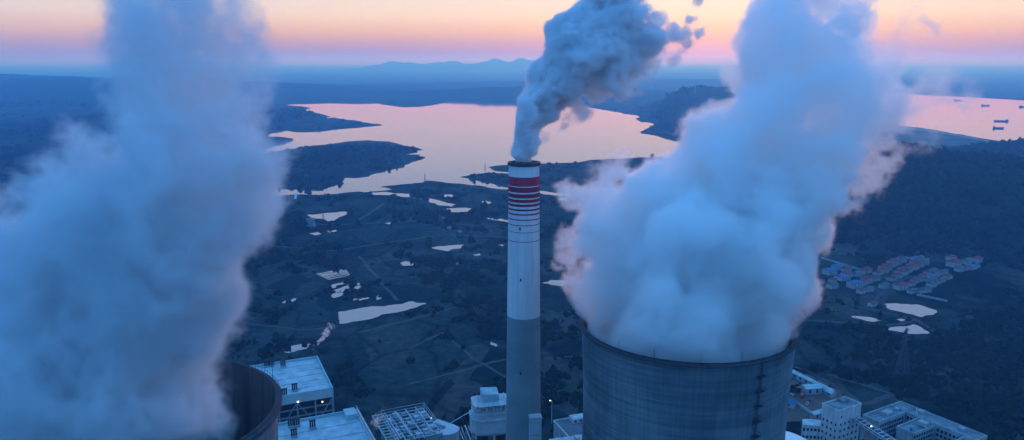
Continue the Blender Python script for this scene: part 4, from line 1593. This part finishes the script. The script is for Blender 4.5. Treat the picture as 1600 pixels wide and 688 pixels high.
def plume(name, label, cat, blobs, vox, base, edge, amp, dens, wisp, material, seed, billow=.6, size0=16.0, clip=None, fade=None):
    """blobs: (px, py, Y, radius in px, softness) traced along the plume; they set the big shape, the noise its billows"""
    C, Rr, S = [], [], []
    for b in blobs:
        if len(b) == 6:
            c, r = Vector(b[:3]), b[3]
        else:
            c = at(b[0], b[1], b[2])
            r = b[3] / FPX * (b[2] / (CP + SP * (344.0 - b[1]) / FPX))
        C.append(c)
        Rr.append(r)
        S.append(b[4] if len(b) > 4 else 1.0)
    C = np.array(C, np.float32)
    Rr = np.array(Rr, np.float32)
    pad = amp * 2.0 + wisp[1] + 2
    lo = (C - Rr[:, None]).min(0) - pad
    hi = (C + Rr[:, None]).max(0) + pad
    if clip is not None:
        lo[2] = max(lo[2], clip[0])
        hi[2] = min(hi[2], clip[1])
    shape = fast_shape([int(math.ceil(d / vox)) + 1 for d in (hi - lo)])
    hi = lo + (np.array(shape) - 1) * vox
    ax = [np.linspace(lo[i], hi[i], shape[i], dtype=np.float32) for i in range(3)]
    rn = np.random.default_rng(seed)
    # warp the sampling positions so that the big shape is no ball
    wfs = vox / (size0 * 1.3)
    wx, wy, wz = (grf(shape, wfs * .4, wfs, rn) for _ in range(3))
    px = ax[0][:, None, None] + wx * amp * .8
    py = ax[1][None, :, None] + wy * amp * .8
    pz = ax[2][None, None, :] + wz * amp * .8
    sd = np.full(shape, -1e3, np.float32)
    soft = np.ones(shape, np.float32)
    for c, r, s in zip(C, Rr, S):
        m = r + pad + amp * 2.5
        sl = tuple(slice(max(0, int((c[i] - m - lo[i]) / vox)), max(0, int((c[i] + m - lo[i]) / vox) + 2)) for i in range(3))
        if min(x.stop - x.start for x in sl) <= 0:
            continue
        d = r - np.sqrt((px[sl] - c[0]) ** 2 + (py[sl] - c[1]) ** 2 + (pz[sl] - c[2]) ** 2)
        old = sd[sl]
        k = .22 * r
        h = np.clip(.5 + .5 * (d - old) / k, 0, 1)
        sd[sl] = old * (1 - h) + d * h + k * h * (1 - h)
        soft[sl] = soft[sl] * (1 - h) + s * h
    del wx, wy, wz, px, py, pz
    nz = np.zeros(shape, np.float32)
    tot, a, L = 0, 1.0, size0
    while L > vox * 1.6:
        f = grf(shape, vox / L * .45, vox / L, rn)
        f = (1 - billow) * f + billow * (1.15 - 1.75 * np.abs(f))
        nz += a * f
        tot += a
        a *= .70
        L *= .5
    nz /= tot * .62
    s = sd + amp * nz * np.clip(soft * 1.1, .38, 2.0)
    d = dens * np.clip(s / (edge * soft), 0, 1) ** 1.6 / soft ** 1.5
    w = np.clip((sd + wisp[1] + amp * 1.3 * nz) / (wisp[1] + 6), 0, 1)
    d = np.maximum(d, wisp[0] * w ** 2 * np.clip(.15 + .85 * nz, 0, 1.6) / soft)
    if fade is not None:
        d *= np.clip((fade[1] - ax[2]) / (fade[1] - fade[0]), 0, 1)[None, None, :]
    if base is not None:                    # keep the foot inside its mouth
        bx, by, bz, br = base
        rr = np.sqrt((ax[0][:, None] - bx) ** 2 + (ax[1][None, :] - by) ** 2)
        lim = br + np.maximum(ax[2] - bz - 1.0, 0) * 1.1
        near = ax[2] < bz + 16
        d[(rr[:, :, None] > lim[None, None, :]) & near[None, None, :]] = 0
    for i in range(3):                      # nothing on the grid's own faces
        e = [slice(None)] * 3
        for q in (0, -1):
            e[i] = q
            d[tuple(e)] = 0
    d[d < .0015] = 0
    n = int(np.prod(shape))
    org = base[:3] if base is not None else tuple(C[0])
    org = Vector([float(v) for v in org])
    me = bpy.data.meshes.new(name)
    me.vertices.add(n)
    P = np.empty((n, 3), np.float32)
    P[:] = np.stack([g.ravel() for g in np.meshgrid(*ax, indexing='ij')], -1) - np.array(org, np.float32)
    me.vertices.foreach_set('co', P.ravel())
    at_ = me.attributes.new('amount', 'FLOAT', 'POINT')
    at_.data.foreach_set('value', d.ravel())
    o = bpy.data.objects.new(name, me)
    COL.objects.link(o)
    o.location = org
    me.materials.append(material)
    ng = bpy.data.node_groups.new(name + '_density', 'GeometryNodeTree')
    ng.interface.new_socket('Geometry', in_out='INPUT', socket_type='NodeSocketGeometry')
    ng.interface.new_socket('Geometry', in_out='OUTPUT', socket_type='NodeSocketGeometry')
    gi, go = ng.nodes.new('NodeGroupInput'), ng.nodes.new('NodeGroupOutput')
    pos = ng.nodes.new('GeometryNodeInputPosition')
    sepn = ng.nodes.new('ShaderNodeSeparateXYZ')
    ng.links.new(pos.outputs[0], sepn.inputs[0])
    lo_l = lo - np.array(org, np.float32)

    def M(op, a, b, c=None):
        q = ng.nodes.new('ShaderNodeMath')
        q.operation = op
        for i, v in enumerate((a, b) if c is None else (a, b, c)):
            if hasattr(v, 'default_value'):
                ng.links.new(v, q.inputs[i])
            else:
                q.inputs[i].default_value = float(v)
        return q.outputs[0]

    # integer maths: row-major number of the grid point
    def IM(op, a, b):
        q = ng.nodes.new('FunctionNodeIntegerMath')
        q.operation = op
        for i, v in enumerate((a, b)):
            if hasattr(v, 'default_value'):
                ng.links.new(v, q.inputs[i])
            else:
                q.inputs[i].default_value = int(v)
        return q.outputs[0]

    ii = []
    for i in range(3):
        q = M('MULTIPLY', M('SUBTRACT', sepn.outputs[i], lo_l[i]), 1.0 / vox)
        fi = ng.nodes.new('FunctionNodeFloatToInt')
        fi.rounding_mode = 'ROUND'
        ng.links.new(q, fi.inputs[0])
        ii.append(IM('MINIMUM', IM('MAXIMUM', fi.outputs[0], 0), shape[i] - 1))
    index = IM('ADD', IM('MULTIPLY', IM('ADD', IM('MULTIPLY', ii[0], shape[1]), ii[1]), shape[2]), ii[2])
    na = ng.nodes.new('GeometryNodeInputNamedAttribute')
    na.data_type = 'FLOAT'
    na.inputs[0].default_value = 'amount'
    si = ng.nodes.new('GeometryNodeSampleIndex')
    si.data_type, si.domain, si.clamp = 'FLOAT', 'POINT', True
    ng.links.new(gi.outputs[0], si.inputs['Geometry'])
    ng.links.new(na.outputs[0], si.inputs['Value'])
    ng.links.new(index, si.inputs['Index'])
    vc = ng.nodes.new('GeometryNodeVolumeCube')
    ng.links.new(si.outputs[0], vc.inputs['Density'])
    vc.inputs['Min'].default_value = [float(v) for v in lo_l]
    vc.inputs['Max'].default_value = [float(v) for v in (hi - np.array(org, np.float32))]
    for i, k in enumerate(('Resolution X', 'Resolution Y', 'Resolution Z')):
        vc.inputs[k].default_value = shape[i]
    sm = ng.nodes.new('GeometryNodeSetMaterial')
    sm.inputs['Material'].default_value = material
    ng.links.new(vc.outputs[0], sm.inputs[0])
    ng.links.new(sm.outputs[0], go.inputs[0])
    mod = o.modifiers.new('density', 'NODES')
    mod.node_group = ng
    print('plume', name, shape, n, 'max', d.max(), 'filled', float((d > 0).mean()))
    return props(o, label, cat, kind='stuff')


STEAM = mat_steam('steam', 1.0, .5, (.999, .999, .999))
STEAM_L = mat_steam('shade_tinted_steam', 1.0, .1, (.87, .90, .915))  # weaker glow on the left column painted in as a darker, bluer tint
SMOKE = mat_steam('stack_smoke', 1.0, .12, (.935, .94, .95))

# right tower: fills the mouth, leans away to the right and tears apart above
RP = [(RX, RY, 150, 33, .8, 0), (RX - 2, RY, 163, 35, .8, 0), (RX, RY - 2, 172, 36.5, .8, 0), (RX + 4, RY, 184, 37, .8, 0)]
RP += [(1085, 440, 282, 150, .8), (985, 420, 282, 85, .8), (1180, 420, 282, 92, .8), (970, 370, 280, 72, .8), (950, 320, 280, 50, 1.0),
       (955, 285, 282, 36, 1.6), (1000, 300, 284, 26, 1.4), (1075, 370, 282, 130, .8), (1180, 360, 282, 105, .8), (1240, 380, 280, 56, .7), (1275, 350, 280, 42, .7),
       (1120, 310, 284, 100, .8), (1210, 300, 284, 100, .8), (1290, 300, 284, 42, .8), (1325, 290, 284, 22, .8), (1150, 250, 286, 88, .9), (1250, 240, 286, 95, .9),
       (1335, 240, 286, 55, 1.0), (1385, 228, 286, 34, 1.2), (1415, 215, 286, 20, 1.5), (1200, 190, 290, 90, 1.0), (1290, 180, 290, 85, 1.1), (1370, 170, 290, 66, 1.4),
       (1425, 150, 292, 52, 2.3), (1465, 116, 294, 42, 2.9), (1398, 100, 294, 60, 2.6), (1405, 60, 296, 40, 3.2), (1215, 120, 294, 74, .9), (1290, 115, 294, 74, .9), (1350, 125, 294, 56, 1.3),
       (1200, 75, 297, 52, .9), (1265, 65, 298, 68, .9), (1325, 85, 298, 48, 1.2), (1230, 20, 300, 50, .9), (1290, 15, 300, 54, .9), (1265, -35, 303, 62, .9), (1290, -80, 306, 55, 1.1),
       (1310, -130, 310, 60, 1.3), (1445, 8, 300, 17, 1.3), (1462, -25, 300, 18, 1.3), (1380, 50, 297, 40, 3.5), (1130, 200, 288, 30, 2.4), (1110, 235, 288, 28, 1.8)]
plume('steam_plume', 'huge white steam cloud boiling from the full mouth of the ribbed cooling tower', 'steam', RP, .8, (RX, RY, TRZ - .5, 36.8), 3.2, 4.4, .24, (.010, 9), STEAM, 21, .45, 20, (144, 333), (292, 330))

# left tower: a broader and softer column
LP = [(LX - 13, LY, TLZ - 8, 24, 1.2, 0), (LX - 12, LY - 1, TLZ + 2, 27, 1.2, 0)]
LP += [(150, 660, 188, 185, 1.3), (60, 640, 184, 170, 1.3), (245, 610, 194, 92, 1.0), (130, 560, 190, 190, 1.3), (245, 545, 194, 105, 1.0), (50, 520, 186, 150, 1.4), (265, 480, 194, 105, 1.0),
       (130, 440, 192, 180, 1.3), (290, 430, 195, 92, 1.0), (335, 400, 196, 62, .9), (70, 380, 188, 110, 1.4), (220, 360, 194, 160, 1.2), (345, 350, 197, 84, 1.1), (395, 330, 198, 48, 1.3), (100, 310, 190, 90, 1.4),
       (280, 290, 196, 130, 1.2), (368, 280, 198, 78, 1.2), (412, 255, 198, 44, 1.6), (170, 280, 192, 100, 1.4), (60, 280, 188, 50, 1.8), (110, 235, 190, 42, 2.0), (300, 220, 198, 112, 1.4), (220, 225, 195, 80, 1.4),
       (365, 205, 200, 52, 1.2), (290, 150, 202, 104, 1.5), (355, 150, 203, 84, 1.7), (218, 160, 200, 56, 1.7), (178, 200, 196, 48, 1.9), (280, 85, 206, 100, 1.5), (352, 90, 207, 80, 1.8), (272, 20, 210, 94, 1.5), (350, 25, 211, 80, 1.8),
       (410, 60, 208, 60, 2.2), (455, 20, 210, 48, 2.4), (415, -10, 212, 56, 2.0), (425, 110, 206, 50, 2.6), (285, -50, 214, 85, 1.2), (350, -60, 216, 65, 1.5), (290, -130, 220, 90, 1.4), (170, -10, 210, 50, 3.5), (120, 5, 208, 40, 4.0)]
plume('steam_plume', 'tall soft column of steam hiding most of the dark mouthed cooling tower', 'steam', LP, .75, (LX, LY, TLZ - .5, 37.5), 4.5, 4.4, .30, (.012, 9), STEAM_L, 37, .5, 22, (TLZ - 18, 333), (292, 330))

# chimney smoke: crisp billows bent over by the wind
CP_ = [(CHX + .2, CH_Y, CHTOP - 1, 4.4, .5, 0), (CHX + .1, CH_Y, CHTOP + 2, 4.6, .5, 0), (CHX + .2, CH_Y, CHTOP + 5, 4.8, .5, 0)]
CP_ += [(820, 238, 330, 17, .4), (821, 226, 330, 18.5, .4), (823, 212, 330, 21, .4), (827, 198, 330, 24, .45), (832, 184, 331, 28, .5), (838, 170, 331, 29, .5), (850, 152, 332, 36, .5), (866, 133, 333, 42, .5),
        (862, 105, 333, 26, .5), (880, 118, 334, 48, .5), (905, 95, 335, 56, .5), (885, 75, 335, 34, .5), (930, 65, 336, 58, .5), (965, 75, 337, 52, .6), (910, 45, 336, 38, .5), (1000, 60, 338, 40, .6), (960, 30, 338, 45, .6), (985, 95, 338, 34, .9), (955, 125, 336, 34, 1.0),
        (930, 140, 335, 28, .9), (1020, 45, 339, 24, .8), (1040, 50, 339, 17, .9), (935, 0, 339, 30, .7), (985, 5, 339, 26, .8), (1060, 58, 340, 22, .8), (1082, 55, 340, 17, .9), (1078, 25, 341, 15, .9), (1083, 5, 341, 15, .9), (1075, -15, 342, 16, .9),
        (900, 165, 334, 26, 1.4), (875, 200, 332, 18, 1.6), (860, 215, 331, 15, 1.6), (1010, 110, 338, 26, 1.5), (1045, 95, 339, 16, 1.3), (990, 135, 337, 22, 2.0), (940, -40, 342, 40, .8), (985, -45, 343, 36, .9)]
plume('smoke_plume', 'blue grey smoke billowing from the banded chimney and bending over the lake', 'smoke', CP_, .6, (CHX, CH_Y, CHTOP + .6, 3.65), 2.4, 2.4, .42, (.03, 4.5), SMOKE, 46, .4, 13, (CHTOP - 5, 333), (292, 330))
# two thin wisps from roof pipes
W1 = [(V1.x, V1.y, V1.z + .2, .55, .6, 0), (V1.x + .3, V1.y, V1.z + 1.6, .8, .6, 0)]
yv = V1.y
W1 += [(493, 546, yv, 2.6, .8), (497, 539, yv, 3.4, .9), (502, 531, yv, 4.4, 1.0), (507, 523, yv, 5.2, 1.1), (512, 516, yv + 1, 5.4, 1.2), (517, 510, yv + 2, 5.0, 1.6), (523, 508, yv + 3, 4.0, 2.2)]
plume('steam_wisp', 'thin white wisp rising from the pipe on the boiler house roof corner', 'steam', W1, .3, (V1.x, V1.y, V1.z, 1.2), .9, .75, .9, (.02, 1.0), STEAM, 51, .6, 3.2, None)
W2 = [(V2.x, V2.y, V2.z, .9, .8, 0)]
yv = V2.y
c2 = V2
W2 += [(581, 682, yv, 6, .9), (584, 670, yv, 6.5, 1.0), (587, 660, yv, 6.5, 1.2), (591, 652, yv, 5.5, 1.5), (595, 644, yv, 4.5, 2.0), (600, 636, yv, 4, 2.6)]
plume('steam_wisp', 'small wisp leaking from the ladder shaped pipe bridge', 'steam', W2, .3, (V2.x, V2.y, V2.z - .5, 2.0), 1.2, .9, .5, (.02, 1.2), STEAM, 52, .6, 3.2, None)

# ------------------------------------------------------------------ air
hz = MB().box(-62000, 62000, -9000, 64000, -1.6, 345).build('haze', bpy.data.materials.new('blue_evening_air'))
hm = hz.data.materials[0]
hm.use_nodes = True
hm.node_tree.nodes.clear()
ho = hm.node_tree.nodes.new('ShaderNodeOutputMaterial')
hv = hm.node_tree.nodes.new('ShaderNodeVolumePrincipled')
hv.inputs['Color'].default_value = (.09, .345, .76, 1)
hv.inputs['Absorption Color'].default_value = (1, 1, 1, 1)
hv.inputs['Density'].default_value = 1 / 3900
hv.inputs['Anisotropy'].default_value = .5
hm.node_tree.links.new(hv.outputs[0], ho.inputs['Volume'])
props(hz, 'thin blue evening haze over the whole valley', kind='stuff')
